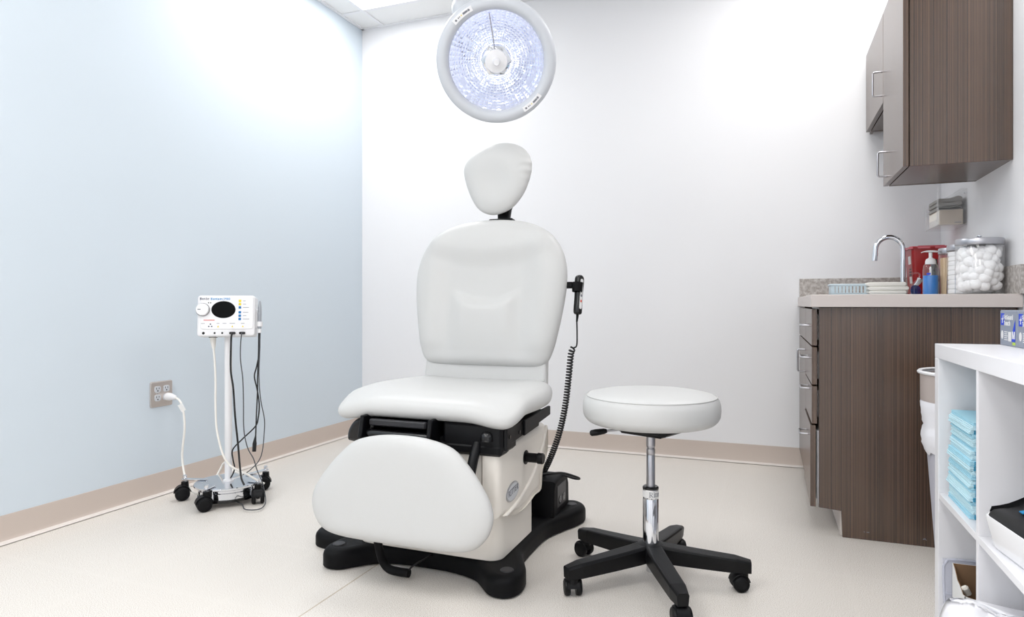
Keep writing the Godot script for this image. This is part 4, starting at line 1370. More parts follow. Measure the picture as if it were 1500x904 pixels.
		pull(dr, P.call(0.470, hy[0], hz), P.call(0.470, hy[1], hz), Vector3(-0.032, 0, 0))
	s = S()
	bb(s, Vector3(0.492, 1.757, -3.859), Vector3(0.505, 2.15, -3.813))
	var fi := part("cabinet_filler", s, MT.wood)
	tag(fi, "narrow brown laminate filler strip between short wall cabinet and the far wall", "filler strip")

# ------------------------------------------------------------------ things on the worktop
func jar(called: String, label: String, at: Vector3, r: float, h: float) -> Node3D:
	var o := thing(called, label, "jar", at, 0, "glass jars on the worktop")
	var s := S()
	lathe(s, [Vector2(0, 0.0), Vector2(r - 0.004, 0.0), Vector2(r, 0.004), Vector2(r, h - 0.028), Vector2(r - 0.003, h - 0.022)], 40)
	part("glass_body", s, MT.glass, o)
	s = S()
	lathe(s, [Vector2(0, h - 0.024), Vector2(r + 0.0005, h - 0.024), Vector2(r + 0.0015, h - 0.022), Vector2(r + 0.0015, h - 0.005), Vector2(r - 0.001, h), Vector2(0, h + 0.001)], 40)
	part("lid", s, MT.steel, o)
	s = S()
	lathe(s, [Vector2(0.004, h), Vector2(0.004, h + 0.005), Vector2(0.008, h + 0.009), Vector2(0.008, h + 0.012), Vector2(0, h + 0.014)], 14)
	part("lid_knob", s, MT.chrome, o)
	return o

func counter_things() -> void:
	var Y := 0.9116
	var s: SurfaceTool
	# faucet
	var o := thing("faucet", "chrome gooseneck faucet with lever standing behind the sink", "faucet", Vector3(0.592, Y + 0.0075, -3.55))
	s = S(); lathe(s, [Vector2(0, 0), Vector2(0.026, 0), Vector2(0.026, 0.006), Vector2(0.016, 0.012), Vector2(0.0145, 0.02)], 24); part("flange", s, MT.chrome, o)
	s = S()
	var pts := [Vector3(0, 0.01, 0), Vector3(0, 0.12, 0), Vector3(0, 0.20, 0)]
	for i in 13:
		var a := PI * i / 13.0 * 0.98
		pts.append(Vector3(-0.058 + 0.058 * cos(a), 0.212 + 0.062 * sin(a), 0))
	pts.append(Vector3(-0.1165, 0.19, 0))
	tube(s, pts, 0.0115, 18)
	part("neck", s, MT.chrome, o)
	s = S(); tube(s, [Vector3(-0.1163, 0.200, 0), Vector3(-0.1190, 0.163, 0)], [0.0130, 0.0125], 18); part("spout_tip", s, MT.chrome, o)
	s = S(); rod(s, Vector3(-0.045, 0.0, 0.02), Vector3(-0.045, 0.055, 0.02), 0.003, 8); lathe(s, [Vector2(0.006, 0.0), Vector2(0.006, 0.012), Vector2(0, 0.013)], 10, Transform3D(Basis(), Vector3(-0.045, 0, 0.02))); part("drain_lift", s, MT.chrome, o)
	s = S()
	lathe(s, [Vector2(0, 0), Vector2(0.015, 0), Vector2(0.014, 0.024), Vector2(0, 0.026)], 18, Transform3D(Basis(), Vector3(0.03, 0.0, 0.09)))
	tube(s, smooth([Vector3(0.03, 0.02, 0.09), Vector3(0.034, 0.040, 0.094), Vector3(0.046, 0.058, 0.10), Vector3(0.052, 0.075, 0.105)], 4), [0.008, 0.008, 0.008, 0.008, 0.0085, 0.009, 0.0095, 0.0105, 0.011, 0.0115, 0.012, 0.0125, 0.012], 12)
	part("lever", s, MT.chrome, o)

	# slotted basket and folded towels over the sink
	o = thing("plastic_basket", "pale blue slotted plastic basket sitting on the sink", "basket", Vector3(0.375, Y + 0.0076, -3.50))
	s = S(); bb(s, Vector3(-0.090, 0.0, -0.06), Vector3(0.090, 0.004, 0.06), 0.001); part("floor_panel", s, MT.basket, o)
	s = S()
	for z in [-1, 1]:
		bb(s, Vector3(-0.100, 0.044, z * 0.066 - 0.004), Vector3(0.100, 0.052, z * 0.066 + 0.004), 0.001)
		bb(s, Vector3(-0.092, 0.0, z * 0.062 - 0.002), Vector3(0.092, 0.010, z * 0.062 + 0.002))
		bb(s, Vector3(z * 0.098 - 0.004, 0.044, -0.066), Vector3(z * 0.098 + 0.004, 0.052, 0.066), 0.001)
		prism(s, [Vector2(-0.062, 0), Vector2(0.062, 0), Vector2(0.066, 0.046), Vector2(-0.066, 0.046)], 0.003, 0, 0, Transform3D(Basis(Vector3.BACK, Vector3.UP, Vector3.LEFT), Vector3(z * 0.094, 0, 0)))
	part("basket_frame", s, MT.basket, o)
	for z in [-1, 1]:
		for k in 13:
			s = S()
			var x := -0.090 + 0.015 * k
			bx(s, Vector3(x, 0.026, z * 0.064), Vector3(0.008, 0.040, 0.003), 0)
			part("slat", s, MT.basket, o)
	for k in 3:
		var tw := part("folded_towel", S_slab(0.150 + 0.006 * ((k * 2) % 3), 0.0185, 0.115, 0.009), MT.towel)
		tw.position = Vector3(0.503 + [0.0, 0.003, -0.004][k], Y + 0.0076 + 0.0187 * k, -3.43)
		tag(tw, ["white folded towel on the sink, bottom one of its pile", "white folded towel on the sink, middle one of its pile", "white folded towel on the sink, top one of its pile"][k], "towel", "folded towels")

	# red sharps container
	o = thing("sharps_container", "red plastic sharps container with pinkish lid and white labels", "sharps container", Vector3(0.708, Y, -3.625), 0.0)
	s = S()
	var wb := 0.070
	var wt := 0.084
	var H := 0.222
	var q0 := rrect(2 * wb, 0.15, 0.016, 4)
	var q1 := rrect(2 * wt, 0.17, 0.016, 4)
	sgroup += 1
	s.set_smooth_group(sgroup)
	for i in q0.size():
		var j := (i + 1) % q0.size()
		quad(s, Vector3(q0[j].x, 0, q0[j].y), Vector3(q0[i].x, 0, q0[i].y), Vector3(q1[i].x, H, q1[i].y), Vector3(q1[j].x, H, q1[j].y))
	prism(s, q0, 0.002, 0, 0, Transform3D(Basis(Vector3.RIGHT, Vector3.FORWARD, Vector3.UP), Vector3(0, 0.0002, 0)))
	part("bin_body", s, MT.red_plastic, o)
	s = S()
	prism(s, rrect(0.186, 0.188, 0.018, 4), 0.012, 0.004, 0.001, Transform3D(Basis(Vector3.RIGHT, Vector3.FORWARD, Vector3.UP), Vector3(0, H, 0)))
	bb(s, Vector3(-0.05, H + 0.012, -0.05), Vector3(0.06, H + 0.018, 0.05), 0.003)
	part("bin_lid", s, MT.red_lid, o)
	for x in [-0.07, 0.0, 0.07]:
		s = S(); bb(s, Vector3(x - 0.010, H + 0.001, 0.0925), Vector3(x + 0.010, H + 0.009, 0.0955), 0.001); part("lid_latch", s, MT.red_plastic, o)
	s = S()
	var tilt := Basis(Vector3.BACK, 0.063)
	bx(s, Vector3(-0.0815, 0.172, 0.028), Vector3(0.0012, 0.038, 0.055), 0, tilt)
	part("bin_label", s, MT.label_white, o)
	s = S(); bx(s, Vector3(-0.0755, 0.078, 0.03), Vector3(0.0012, 0.032, 0.05), 0, tilt); part("bin_label", s, MT.label_white, o)
	s = S()
	for k in 4:
		bx(s, Vector3(-0.0780, 0.142 - 0.013 * k, 0.03), Vector3(0.0012, 0.007, 0.045 - 0.006 * (k % 2)), 0, tilt)
	part("bin_print", s, MT.dark_grey, o)

	# clear safety glasses leaning at the tap
	o = thing("safety_glasses", "clear safety glasses with blue tint propped beside the faucet", "glasses", Vector3(0.600, Y + 0.0022, -3.315))
	s = S()
	var lens := smooth([Vector2(-0.012, 0.0), Vector2(0.018, 0.0), Vector2(0.030, 0.022), Vector2(0.022, 0.042), Vector2(-0.006, 0.044), Vector2(-0.02, 0.022)], 4, true)
	prism(s, lens, 0.002, 0, 0, Transform3D(Basis.from_euler(Vector3(-0.25, 0.5, 0)), Vector3(0.0, 0.001, 0.0)))
	part("lens", s, MT.tinted_lens, o)
	s = S()
	tube(s, smooth([Vector3(-0.02, 0.04, 0.0), Vector3(-0.004, 0.055, -0.005), Vector3(0.010, 0.068, -0.01), Vector3(0.018, 0.085, -0.012), Vector3(0.012, 0.098, -0.01), Vector3(-0.01, 0.096, -0.006)], 4), 0.0035, 8)
	part("temple", s, MT.acrylic, o)

	# foaming soap bottle
	o = thing("soap_bottle", "clear pump bottle of bright blue soap in front of red container", "soap bottle", Vector3(0.633, Y, -3.195))
	s = S(); lathe(s, [Vector2(0, 0), Vector2(0.026, 0), Vector2(0.0285, 0.004), Vector2(0.0285, 0.105), Vector2(0.026, 0.125), Vector2(0.020, 0.134), Vector2(0.018, 0.136)], 30); part("bottle", s, MT.glass, o)
	s = S(); lathe(s, [Vector2(0, 0.003), Vector2(0.0255, 0.003), Vector2(0.0272, 0.006), Vector2(0.0272, 0.084), Vector2(0, 0.084)], 30); part("soap", s, MT.blue_liquid, o)
	s = S(); lathe(s, [Vector2(0.004, 0.02), Vector2(0.004, 0.12)], 10); part("dip_tube", s, MT.white_plastic, o)
	s = S(); lathe(s, [Vector2(0.0195, 0.131), Vector2(0.0195, 0.142), Vector2(0.0165, 0.152), Vector2(0.009, 0.156), Vector2(0.0065, 0.158), Vector2(0.0065, 0.180)], 24); part("pump_collar", s, MT.white_plastic, o)
	s = S()
	tube(s, smooth([Vector3(-0.034, 0.180, 0.0), Vector3(-0.022, 0.184, 0.0), Vector3(0.0, 0.185, 0), Vector3(0.022, 0.183, 0), Vector3(0.026, 0.182, 0)], 3), [0.003, 0.0035, 0.004, 0.005, 0.007, 0.008, 0.009, 0.009, 0.0085, 0.008, 0.007, 0.005, 0.003], 12, true, 0.5)
	part("pump_head", s, MT.white_plastic, o)
	s = S(); bx(s, Vector3(-0.012, 0.090, 0.0262), Vector3(0.014, 0.008, 0.0006), 0, Basis(Vector3.UP, -0.42)); part("bottle_print", s, MT.glove_box_blue, o)
	# two small dark bottles behind it
	o = thing("dark_bottle", "small dark violet bottle with black flip cap behind the blue soap bottle", "bottle", Vector3(0.669, Y, -3.305))
	s = S(); lathe(s, [Vector2(0, 0), Vector2(0.019, 0), Vector2(0.020, 0.003), Vector2(0.020, 0.105), Vector2(0.016, 0.118), Vector2(0.009, 0.124)], 24); part("bottle", s, MT.violet_liquid, o)
	s = S(); lathe(s, [Vector2(0, 0.120), Vector2(0.0135, 0.120), Vector2(0.0135, 0.138), Vector2(0.011, 0.142), Vector2(0.011, 0.158), Vector2(0, 0.159)], 20); part("cap", s, MT.cap_black, o)
	o = thing("clear_bottle", "small clear bottle with white label between soap bottle and jar of swabs", "bottle", Vector3(0.655, Y, -3.255))
	s = S(); lathe(s, [Vector2(0, 0), Vector2(0.016, 0), Vector2(0.017, 0.003), Vector2(0.017, 0.075), Vector2(0.013, 0.085), Vector2(0.008, 0.090)], 20); part("bottle", s, MT.violet_liquid, o)
	s = S(); lathe(s, [Vector2(0.0175, 0.006), Vector2(0.0175, 0.060)], 20); part("label", s, MT.label_white, o)
	s = S(); lathe(s, [Vector2(0, 0.088), Vector2(0.012, 0.088), Vector2(0.012, 0.103), Vector2(0.009, 0.106), Vector2(0.009, 0.118), Vector2(0, 0.119)], 18); part("cap", s, MT.cap_black, o)

	# jars: swab sticks, gauze, cotton balls
	o = jar("swab_jar", "glass jar with chrome lid packed with thin wooden swab sticks", Vector3(0.730, Y, -3.205), 0.066, 0.196)
	rng.seed = 12
	var stick := S()
	rod(stick, Vector3.ZERO, Vector3(0, 0.150, 0), 0.0019, 6)
	stick.generate_normals(); stick.set_material(MT.stick_wood)
	var stick_mesh := stick.commit()
	for i in 110:
		var a := rng.randf() * TAU
		var rr := 0.056 * sqrt(rng.randf())
		if i < 60:
			a = deg_to_rad(60 + 170.0 * i / 60.0); rr = 0.050 + 0.008 * rng.randf()
		var m := MeshInstance3D.new()
		m.mesh = stick_mesh
		m.name = "swab_stick"
		o.add_child(m, true)
		m.position = Vector3(rr * cos(a), 0.006, rr * sin(a))
		m.rotation = Vector3((rng.randf() - 0.5) * 0.05, 0, (rng.randf() - 0.5) * 0.05)
	o = jar("gauze_jar", "glass jar with chrome lid full of white gauze", Vector3(0.727, Y, -3.035), 0.069, 0.196)
	for k in 9:
		s = S()
		prism(s, smooth(ellipse(0.0655, 0.0645, 14), 2, true), 0.0182, 0.004, 0.004, Transform3D(Basis(Vector3.RIGHT, Vector3.FORWARD, Vector3.UP).rotated(Vector3.UP, k * 0.7), Vector3(0, 0.005 + k * 0.0182, 0)), 3)
		part("gauze_fold", s, MT.cotton, o)
	o = jar("cotton_ball_jar", "large glass jar with chrome lid full of white cotton balls", Vector3(0.722, Y, -2.868), 0.0745, 0.203)
	rng.seed = 5
	var ball := S()
	ball_mesh(ball, 0.021, 3)
	ball.generate_normals(); ball.set_material(MT.cotton)
	var bm := ball.commit()
	var placed := []
	var tries := 0
	while placed.size() < 105 and tries < 20000:
		tries += 1
		var a := rng.randf() * TAU
		var rr := 0.0530 * pow(rng.randf(), 0.24)
		var p := Vector3(rr * cos(a), 0.024 + rng.randf() * 0.138, rr * sin(a))
		var ok := true
		for e in placed:
			if e.distance_to(p) < 0.0212:
				ok = false
				break
		if ok:
			placed.append(p)
			var m := MeshInstance3D.new()
			m.mesh = bm
			m.name = "cotton_ball"
			o.add_child(m, true)
			m.position = p
			m.rotation = Vector3(rng.randf() * TAU, rng.randf() * TAU, 0)
			m.scale = Vector3(1, 0.86, 1) * (0.92 + 0.16 * rng.randf())

	# acrylic dispenser on the right wall
	o = thing("acrylic_dispenser", "clear acrylic dispenser on the wall under the tall cabinet", "dispenser", Vector3(0.755, 1.222, -3.52))
	s = S()
	bb(s, Vector3(-0.056, 0.0, -0.13), Vector3(0.0545, 0.004, 0.13)); part("base_panel", s, MT.acrylic, o)
	s = S(); bb(s, Vector3(0.0505, 0.0, -0.13), Vector3(0.0545, 0.16, 0.13)); part("back_panel", s, MT.acrylic, o)
	for z in [-0.13, 0.126]:
		s = S(); prism(s, [Vector2(-0.056, 0.0), Vector2(0.0505, 0.0), Vector2(0.0505, 0.16), Vector2(0.03, 0.16), Vector2(-0.056, 0.10)], 0.004, 0, 0, Transform3D(Basis(), Vector3(0, 0, z))); part("side_panel", s, MT.acrylic, o)
	s = S(); bb(s, Vector3(-0.056, 0.0, 0.106), Vector3(-0.052, 0.155, 0.13)); bb(s, Vector3(-0.056, 0.0, -0.13), Vector3(-0.052, 0.12, -0.106)); bb(s, Vector3(-0.056, 0.0, -0.13), Vector3(-0.052, 0.03, 0.13)); part("front_lip", s, MT.acrylic, o)
	for y in [0.02, 0.142]:
		s = S(); lathe(s, [Vector2(0.004, 0), Vector2(0.0035, 0.002), Vector2(0, 0.0025)], 10, Transform3D(Basis(Vector3.BACK, PI / 2), Vector3(0.0505, y, 0.105))); part("screw", s, MT.steel, o)
	o = thing("tissue_box", "beige paper box lying in the clear wall dispenser", "box", Vector3(0.752, 1.2262, -3.50))
	s = S(); bb(s, Vector3(-0.044, 0.0, -0.10), Vector3(0.044, 0.066, 0.10), 0.001); part("carton", s, MT.box_beige, o)
	s = S(); bb(s, Vector3(0.012, 0.008, 0.1), Vector3(0.038, 0.011, 0.1006)); part("print", s, MT.ink_grey, o)
	s = S(); bb(s, Vector3(-0.0446, 0.004, -0.096), Vector3(-0.044, 0.062, 0.096)); part("paper_edge", s, MT.paper, o)
	for k in 3:
		var sl := S()
		var st: float = [0.0, 0.0185, 0.036][k]
		prism(sl, smooth([Vector2(-0.045, 0.0), Vector2(0.0, 0.001), Vector2(0.042, 0.003), Vector2(0.046, 0.011 + 0.004 * k), Vector2(0.03, 0.019 + 0.004 * k), Vector2(0.0, 0.015 + 0.001 * k), Vector2(-0.042, 0.0165), Vector2(-0.048, 0.009)], 3, true), 0.17, 0.004, 0.004, Transform3D(Basis(), Vector3(0, 0, -0.08)))
		var gt := part("grey_cloth", sl, MT.glove_grey)
		gt.position = Vector3(0.752, 1.2925 + st + 0.0002, -3.51)
		tag(gt, ["folded grey cloth lying directly on the beige paper box in dispenser", "folded grey cloth in the wall dispenser, middle one of its pile", "folded grey cloth in the wall dispenser, topmost of its pile"][k], "cloth", "folded grey cloths")

func ball_mesh(s: SurfaceTool, r: float, _n: int) -> void:
	var nz := FastNoiseLite.new()
	nz.seed = 4
	nz.frequency = 1.0
	sgroup += 1
	s.set_smooth_group(sgroup)
	var la := 10
	var lo := 16
	var at := func(i: int, j: int) -> Vector3:
		var t := PI * i / la
		var p := TAU * (j % lo) / lo
		var v := Vector3(sin(t) * cos(p), cos(t), sin(t) * sin(p))
		return v * r * (1.0 + 0.16 * nz.get_noise_3dv(v * 1.6) + 0.06 * nz.get_noise_3dv(v * 5.0))
	for i in la:
		for j in lo:
			var a: Vector3 = at.call(i, j)
			var b: Vector3 = at.call(i, j + 1)
			var c: Vector3 = at.call(i + 1, j + 1)
			var d: Vector3 = at.call(i + 1, j)
			if i > 0:
				tri(s, a, b, c)
			if i < la - 1:
				tri(s, a, c, d)

func S_slab(w: float, h: float, d: float, r: float) -> SurfaceTool:
	var s := S()
	prism(s, rrect(w, h, r * 0.98, 5, Vector2(0, h / 2)), d, 0.004, 0.004, Transform3D(Basis(), Vector3(0, 0, -d / 2)), 2)
	return s

# ------------------------------------------------------------------ cube shelf and what is in it
func cube_shelf() -> void:
	var s: SurfaceTool
	var x0 := 0.42
	var x1 := 0.808
	var z0 := -2.07     # far end
	var n := 3
	var cell := 0.335
	var z1 := z0 + 0.038 * 2 + n * cell + (n - 1) * 0.016
	var o := thing("cube_shelf", "low white cube shelf unit with open compartments along the wall", "shelf", Vector3(0, 0, 0))
	s = S(); bb(s, Vector3(x0, 0.732, z0), Vector3(x1, 0.77, z1), 0.0012); part("top_panel", s, MT.shelf_white, o)
	s = S(); bb(s, Vector3(x0, 0.0, z0 + 0.038), Vector3(x1, 0.038, z1 - 0.038), 0.0012); part("bottom_panel", s, MT.shelf_white, o)
	for z in [z0, z1 - 0.038]:
		s = S(); bb(s, Vector3(x0, 0.0, z), Vector3(x1, 0.7318, z + 0.038), 0.0012); part("side_panel", s, MT.shelf_white, o)
	for k in n - 1:
		var z := z0 + 0.038 + cell * (k + 1) + 0.016 * k
		s = S(); bb(s, Vector3(x0 + 0.001, 0.038, z), Vector3(x1, 0.732, z + 0.016), 0.0008); part("divider", s, MT.shelf_white, o)
	for k in n:
		var z := z0 + 0.038 + (cell + 0.016) * k
		s = S(); bb(s, Vector3(x0 + 0.001, 0.362, z), Vector3(x1, 0.378, z + cell), 0.0008); part("shelf_board", s, MT.shelf_white, o)
	# blue absorbent pads, folded and piled in the far upper compartment
	rng.seed = 21
	var y := 0.3782
	for k in 22:
		var h := 0.0088 + 0.0022 * rng.randf()
		if k == 12:
			h = 0.013
		var w := 0.29 - 0.012 * rng.randf()
		var d := 0.196 + 0.010 * rng.randf()
		var nth: String = ["bottom one", "second from the bottom", "third from the bottom", "fourth from the bottom", "fifth from the bottom", "sixth from the bottom", "seventh from the bottom", "eighth from the bottom", "ninth from the bottom", "tenth from the bottom", "eleventh from the bottom", "eleventh from the top", "tenth from the top", "ninth from the top", "eighth from the top", "seventh from the top", "sixth from the top", "fifth from the top", "fourth from the top", "third from the top", "second from the top", "topmost one"][k]
		var pd := thing("underpad", "folded light blue absorbent pad in cube shelf, " + nth + " of its pile", "pad", Vector3.ZERO, 0.0, "blue absorbent pads piled in the shelf")
		s = S()
		# folded layers of fluff, fold towards the opening (-x)
		for q in 3:
			var hh := h / 3.0
			prism(s, rrect(w - 0.004 * q * rng.randf(), hh * 0.97, hh * 0.42, 2, Vector2(0, hh * (q + 0.5))), d - 0.003 * rng.randf(), 0.001, 0.001, Transform3D(Basis(), Vector3(0, 0, -d / 2)))
		part("fluff", s, MT.pad_pale if k % 3 else MT.pad_light, pd)
		# blue waterproof backing showing along the cut edge
		s = S()
		for q in 3:
			bb(s, Vector3(-w / 2 + 0.010, h * (q + 0.25) / 3.0, d / 2 - 0.02), Vector3(w / 2 - 0.01, h * (q + 0.85) / 3.0, d / 2 + 0.0015))
		part("backing", s, MT.pad_deep, pd)
		var lean := 0.003 * sin(k * 0.9) + (0.006 if k > 12 else 0.0)
		pd.position = Vector3(0.577 + lean, y, -1.902 + 0.004 * (rng.randf() - 0.5) - (0.006 if k > 12 else 0.0))
		pd.rotation.y = (rng.randf() - 0.5) * 0.02
		y += h + 0.0002
	# label printer in the next upper compartment
	o = thing("label_printer", "small white label printer with black lid in upper shelf compartment", "printer", Vector3(0.535, 0.3782, -1.525), 0.13)
	s = S()
	prism(s, [Vector2(-0.094, 0.004), Vector2(-0.090, 0.0), Vector2(0.09, 0.0), Vector2(0.098, 0.006), Vector2(0.098, 0.128), Vector2(0.085, 0.136), Vector2(0.06, 0.135), Vector2(0.0, 0.113), Vector2(-0.03, 0.097), Vector2(-0.06, 0.085), Vector2(-0.085, 0.079), Vector2(-0.102, 0.075), Vector2(-0.109, 0.068), Vector2(-0.109, 0.060)], 0.22, 0.02, 0.02, Transform3D(Basis(), Vector3(0, 0, -0.11)), 4)
	part("body", s, MT.white_gloss, o)
	s = S()
	prism(s, smooth([Vector2(-0.106, 0.066), Vector2(-0.098, 0.083), Vector2(-0.055, 0.092), Vector2(0.0, 0.125), Vector2(0.062, 0.147), Vector2(0.092, 0.140), Vector2(0.09, 0.12), Vector2(0.0, 0.105), Vector2(-0.06, 0.076)], 3, true), 0.196, 0.018, 0.018, Transform3D(Basis(), Vector3(0, 0, -0.098)), 4)
	part("lid", s, MT.black_plastic, o)
	s = S()
	bx(s, Vector3(-0.052, 0.0945, 0.03), Vector3(0.075, 0.004, 0.07), 0.001, Basis(Vector3.BACK, 0.36))
	part("label_slot", s, MT.ink_black, o)
	s = S()
	bx(s, Vector3(-0.02, 0.117, -0.035), Vector3(0.05, 0.006, 0.05), 0.002, Basis(Vector3.BACK, 0.48))
	part("lid_window", s, MT.dark_grey, o)
	s = S(); bx(s, Vector3(-0.066, 0.092, -0.04), Vector3(0.010, 0.002, 0.014), 0.0, Basis(Vector3.BACK, 0.25)); part("button", s, MT.ink_cyan, o)

	# clear bin with an open carton in the far lower compartment
	o = thing("storage_bin", "translucent plastic bin in the lower compartment of cube shelf", "bin", Vector3(0.60, 0.0382, -1.865))
	s = S()
	# walls on three sides, the side towards the opening (-x) cut down to a low lip
	var plan := [Vector2(-0.172, 0.160), Vector2(0.145, 0.160), Vector2(0.163, 0.155), Vector2(0.172, 0.140), Vector2(0.172, -0.140), Vector2(0.163, -0.155), Vector2(0.145, -0.160), Vector2(-0.172, -0.160)]
	var wall_at := func(i: int, top: bool) -> Vector3:
		var v: Vector2 = plan[i]
		var k := 1.0 if top else 0.93
		return Vector3(v.x * k, 0.170 if top else 0.0, v.y * k)
	sgroup += 1
	s.set_smooth_group(sgroup)
	for i in plan.size() - 1:
		quad(s, wall_at.call(i, false), wall_at.call(i + 1, false), wall_at.call(i + 1, true), wall_at.call(i, true))
	part("bin_wall", s, MT.frosted_plastic, o)
	s = S(); bb(s, Vector3(-0.160, 0.0001, -0.148), Vector3(0.158, 0.0022, 0.148)); part("bin_floor", s, MT.frosted_plastic, o)
	s = S(); bb(s, Vector3(-0.164, 0.0, -0.150), Vector3(-0.1615, 0.035, 0.150)); part("front_lip", s, MT.frosted_plastic, o)
	for z in [-0.1545, 0.1545]:
		s = S(); bb(s, Vector3(-0.166, 0.078, z - 0.002), Vector3(0.15, 0.084, z + 0.002), 0.001); part("side_ridge", s, MT.frosted_plastic, o)
	s = S()
	var lip := [Vector3(-0.166, 0.005, 0.152), Vector3(-0.170, 0.12, 0.158), Vector3(-0.169, 0.150, 0.160), Vector3(-0.160, 0.167, 0.160), Vector3(-0.14, 0.170, 0.160)]
	for i in range(1, plan.size() - 1):
		lip.append(Vector3(plan[i].x, 0.170, plan[i].y))
	lip.append_array([Vector3(-0.14, 0.170, -0.160), Vector3(-0.160, 0.167, -0.160), Vector3(-0.169, 0.150, -0.160), Vector3(-0.170, 0.12, -0.158), Vector3(-0.166, 0.005, -0.152)])
	tube(s, lip, 0.0035, 8)
	part("bin_rim", s, MT.frosted_plastic, o)
	o = thing("open_carton", "small open white cardboard carton standing inside the translucent bin", "carton", Vector3(0.522, 0.0405, -1.940))
	for k in 2:
		# an outer white skin and the bare brown board inside it; the front wall is torn low in the middle
		var e := 0.0 if k == 0 else 0.0016
		var th := 0.0016
		s = S()
		var hx := 0.078 - e
		var hz := 0.058 - e
		var front := [Vector2(-hz, 0.0), Vector2(hz, 0.0), Vector2(hz, 0.128), Vector2(hz * 0.6, 0.124), Vector2(hz * 0.2, 0.134), Vector2(-hz * 0.3, 0.140), Vector2(-hz * 0.7, 0.158), Vector2(-hz, 0.166)]
		prism(s, front, th, 0, 0, Transform3D(Basis(Vector3.BACK, Vector3.UP, Vector3.LEFT), Vector3(-hx + th, 0, 0)))
		bb(s, Vector3(hx - th, 0.0, -hz), Vector3(hx, 0.168, hz))
		prism(s, [Vector2(-hx, 0.0), Vector2(hx, 0.0), Vector2(hx, 0.150), Vector2(0.02, 0.122), Vector2(-hx * 0.5, 0.118), Vector2(-hx, 0.128)], th, 0, 0, Transform3D(Basis(), Vector3(0, 0, hz - th)))
		bb(s, Vector3(-hx, 0.0, -hz), Vector3(hx, 0.167, -hz + th))
		if k == 1:
			bb(s, Vector3(-hx, 0.0, -hz), Vector3(hx, 0.003, hz))
		part(["outer_wall", "inner_wall"][k], s, [MT.label_white, MT.cardboard][k], o)
	s = S()
	var loops := []
	for i in 66:
		var a := i * 0.42
		loops.append(Vector3(0.020 + 0.030 * cos(a) * (0.7 + 0.3 * sin(i * 1.3)), 0.014 + 0.0020 * i, 0.002 + 0.028 * sin(a)))
	tube(s, smooth(loops, 2), 0.010, 8)
	var bk := part("black_cable_coil", s, MT.cord_black)
	bk.position = Vector3(0.500, 0.056, -1.940)
	tag(bk, "bundle of black cable lying inside the open white carton", "cable")
	s = S()
	bx(s, Vector3.ZERO, Vector3(0.016, 0.028, 0.014), 0.004, Basis.from_euler(Vector3(0.3, 0.2, 0.5)))
	var wp := part("white_adapter", s, MT.paper)
	wp.position = Vector3(0.458, 0.166, -1.928)
	tag(wp, "small cream plug resting beside the black cable in open carton", "plug")

	# white plastic-wrapped pack sticking out of the next lower compartment
	s = S()
	var nz := FastNoiseLite.new()
	nz.seed = 8
	nz.frequency = 7.0
	pillow(s, smooth(rrect(0.45, 0.315, 0.035, 4), 3, true), 0.197, 0.012, 24.0, null, 26, Vector2.ZERO, func(v: Vector3) -> Vector3:
		var k := nz.get_noise_3d(v.x, v.y, 0.0) * 0.022 + nz.get_noise_3d(v.x * 3.0, v.y * 3.0, 4.0) * 0.007
		return v + Vector3(0, 0, k if v.z > 0.02 else 0.0))
	var pk := part("wrapped_pack", s, MT.bag_white)
	pk.basis = Basis(Vector3.RIGHT, Vector3.FORWARD, Vector3.UP)
	pk.position = Vector3(0.560, 0.0505, -1.5135)
	tag(pk, "crumpled white plastic pack sticking out of the lower shelf compartment", "plastic pack")

	# two glove boxes on top
	for k in 2:
		var zc := -1.996 + 0.131 * k
		o = thing("glove_box", ["grey and blue glove box on cube shelf, the one next to the shelf end", "grey and blue glove box on cube shelf, beside another one like it"][k], "glove box", Vector3(0.684, 0.7702, zc), 0.0, "glove boxes on the cube shelf")
		s = S(); bb(s, Vector3(-0.12, 0.0, -0.064), Vector3(0.12, 0.090, 0.064), 0.002); part("carton", s, MT.glove_box_grey, o)
		var fb := Basis(Vector3.BACK, Vector3.UP, Vector3.LEFT)
		var fx := -0.1203
		var P2 := func(u: float, v: float) -> Vector3: return Vector3(fx, v, u)
		s = S(); bb(s, Vector3(fx - 0.0002, 0.052, -0.057), Vector3(fx + 0.0002, 0.082, -0.031)); part("logo_patch", s, MT.glove_box_blue, o)
		s = S(); prism(s, [Vector2(-0.003, -0.009), Vector2(0.003, -0.009), Vector2(0.0015, -0.001), Vector2(0.009, 0.001), Vector2(0.0015, 0.004), Vector2(0, 0.012), Vector2(-0.0015, 0.004), Vector2(-0.009, 0.001), Vector2(-0.0015, -0.001)], 0.0003, 0, 0, Transform3D(fb, Vector3(fx - 0.0002, 0.066, -0.044))); part("logo_star", s, MT.label_white, o)
		words("product_name", "FitGuard", 0.0165, MT.label_white, o, Transform3D(fb, Vector3(fx - 0.0001, 0.072, -0.002)))
		words("product_name", "Touch", 0.0165, MT.label_white, o, Transform3D(fb, Vector3(fx - 0.0001, 0.057, -0.010)))
		s = S(); prism(s, [Vector2(0.026, 0.012), Vector2(0.050, 0.012), Vector2(0.050, 0.066), Vector2(0.038, 0.048), Vector2(0.029, 0.030)], 0.0004, 0, 0, Transform3D(fb, Vector3(fx - 0.0001, 0, 0))); part("size_band", s, MT.glove_box_blue, o)
		words("size_letter", "M", 0.026, MT.label_white, o, Transform3D(fb, Vector3(fx - 0.0006, 0.028, 0.039)))
		s = S(); bb(s, Vector3(fx - 0.0002, 0.004, 0.030), Vector3(fx + 0.0002, 0.011, 0.050)); part("size_strip", s, MT.glove_box_green, o)
		s = S(); bb(s, Vector3(fx - 0.0002, 0.012, -0.001), Vector3(fx + 0.0002, 0.036, 0.020)); part("fact_panel", s, MT.label_white, o)
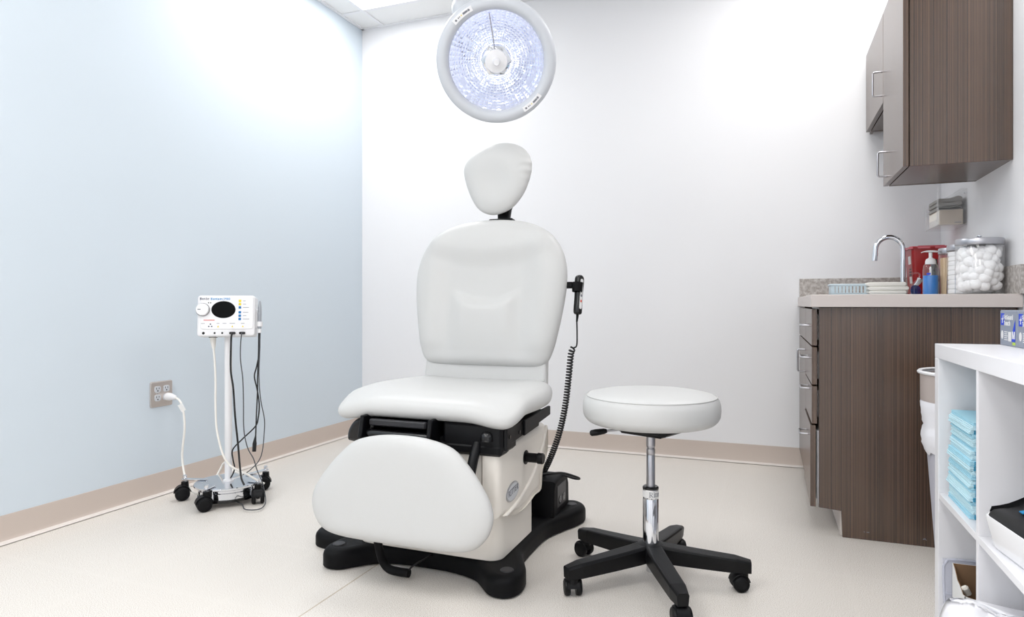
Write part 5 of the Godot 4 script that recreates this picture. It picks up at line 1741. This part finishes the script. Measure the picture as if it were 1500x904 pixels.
		s = S()
		for q in 5:
			bb(s, Vector3(fx - 0.0002, 0.014 + 0.005 * q, -0.030), Vector3(fx + 0.0002, 0.0162 + 0.005 * q, -0.006 - 0.004 * (q % 2)))
		part("fine_print", s, MT.label_white, o)
		s = S(); prism(s, ellipse(0.009, 0.011, 16), 0.0004, 0, 0, Transform3D(fb, Vector3(fx - 0.0001, 0.027, -0.045))); part("seal", s, MT.label_white, o)

	# waste bin between the shelf and the cabinet
	o = thing("waste_bin", "grey waste bin with white liner bag between shelf and base cabinet", "waste bin", Vector3(0.606, 0, -2.42))
	s = S()
	lathe(s, [Vector2(0, 0.001), Vector2(0.102, 0.001), Vector2(0.106, 0.004), Vector2(0.146, 0.575), Vector2(0.143, 0.575), Vector2(0.104, 0.008), Vector2(0, 0.006)], 40)
	part("bin_body", s, MT.trash_body, o)
	part_lathe("rim_band", [Vector2(0.1525, 0.572), Vector2(0.1535, 0.655), Vector2(0.150, 0.655), Vector2(0.149, 0.572), Vector2(0.1525, 0.572)], MT.trash_band, o, 40)
	part_lathe("rim", [Vector2(0.148, 0.655), Vector2(0.160, 0.657), Vector2(0.162, 0.662), Vector2(0.158, 0.667), Vector2(0.148, 0.664)], MT.white_plastic, o, 40)
	s = S()
	sgroup += 1
	s.set_smooth_group(sgroup)
	var wr := FastNoiseLite.new()
	wr.seed = 3
	wr.frequency = 1.0
	var bag := func(i: int, j: int) -> Vector3:
		var a := TAU * (j % 60) / 60.0
		var yy := 0.576 - 0.165 * i / 14.0
		var rr: float = [0.1500, 0.1535, 0.1530, 0.1515, 0.1490, 0.1470, 0.1475, 0.1450, 0.1475, 0.1500, 0.1510, 0.1500, 0.1480, 0.1440, 0.1400][i]
		rr += 0.005 * wr.get_noise_3d(cos(a) * 4.0, sin(a) * 4.0 + yy * 18.0, yy * 26.0) * minf(1.0, i / 2.0)
		yy += 0.018 * wr.get_noise_2d(cos(a) * 3.0, sin(a) * 3.0) * i / 14.0
		return Vector3(rr * cos(a), yy, rr * sin(a))
	for i in 14:
		for j in 60:
			quad(s, bag.call(i, j), bag.call(i, j + 1), bag.call(i + 1, j + 1), bag.call(i + 1, j))
	part("liner_bag", s, MT.bag_white, o)

func _ready() -> void:
	setting_light()
	materials()
	troffers()
	room()
	chair()
	stool()
	surgical_light()
	cart()
	cabinets()
	counter_things()
	cube_shelf()
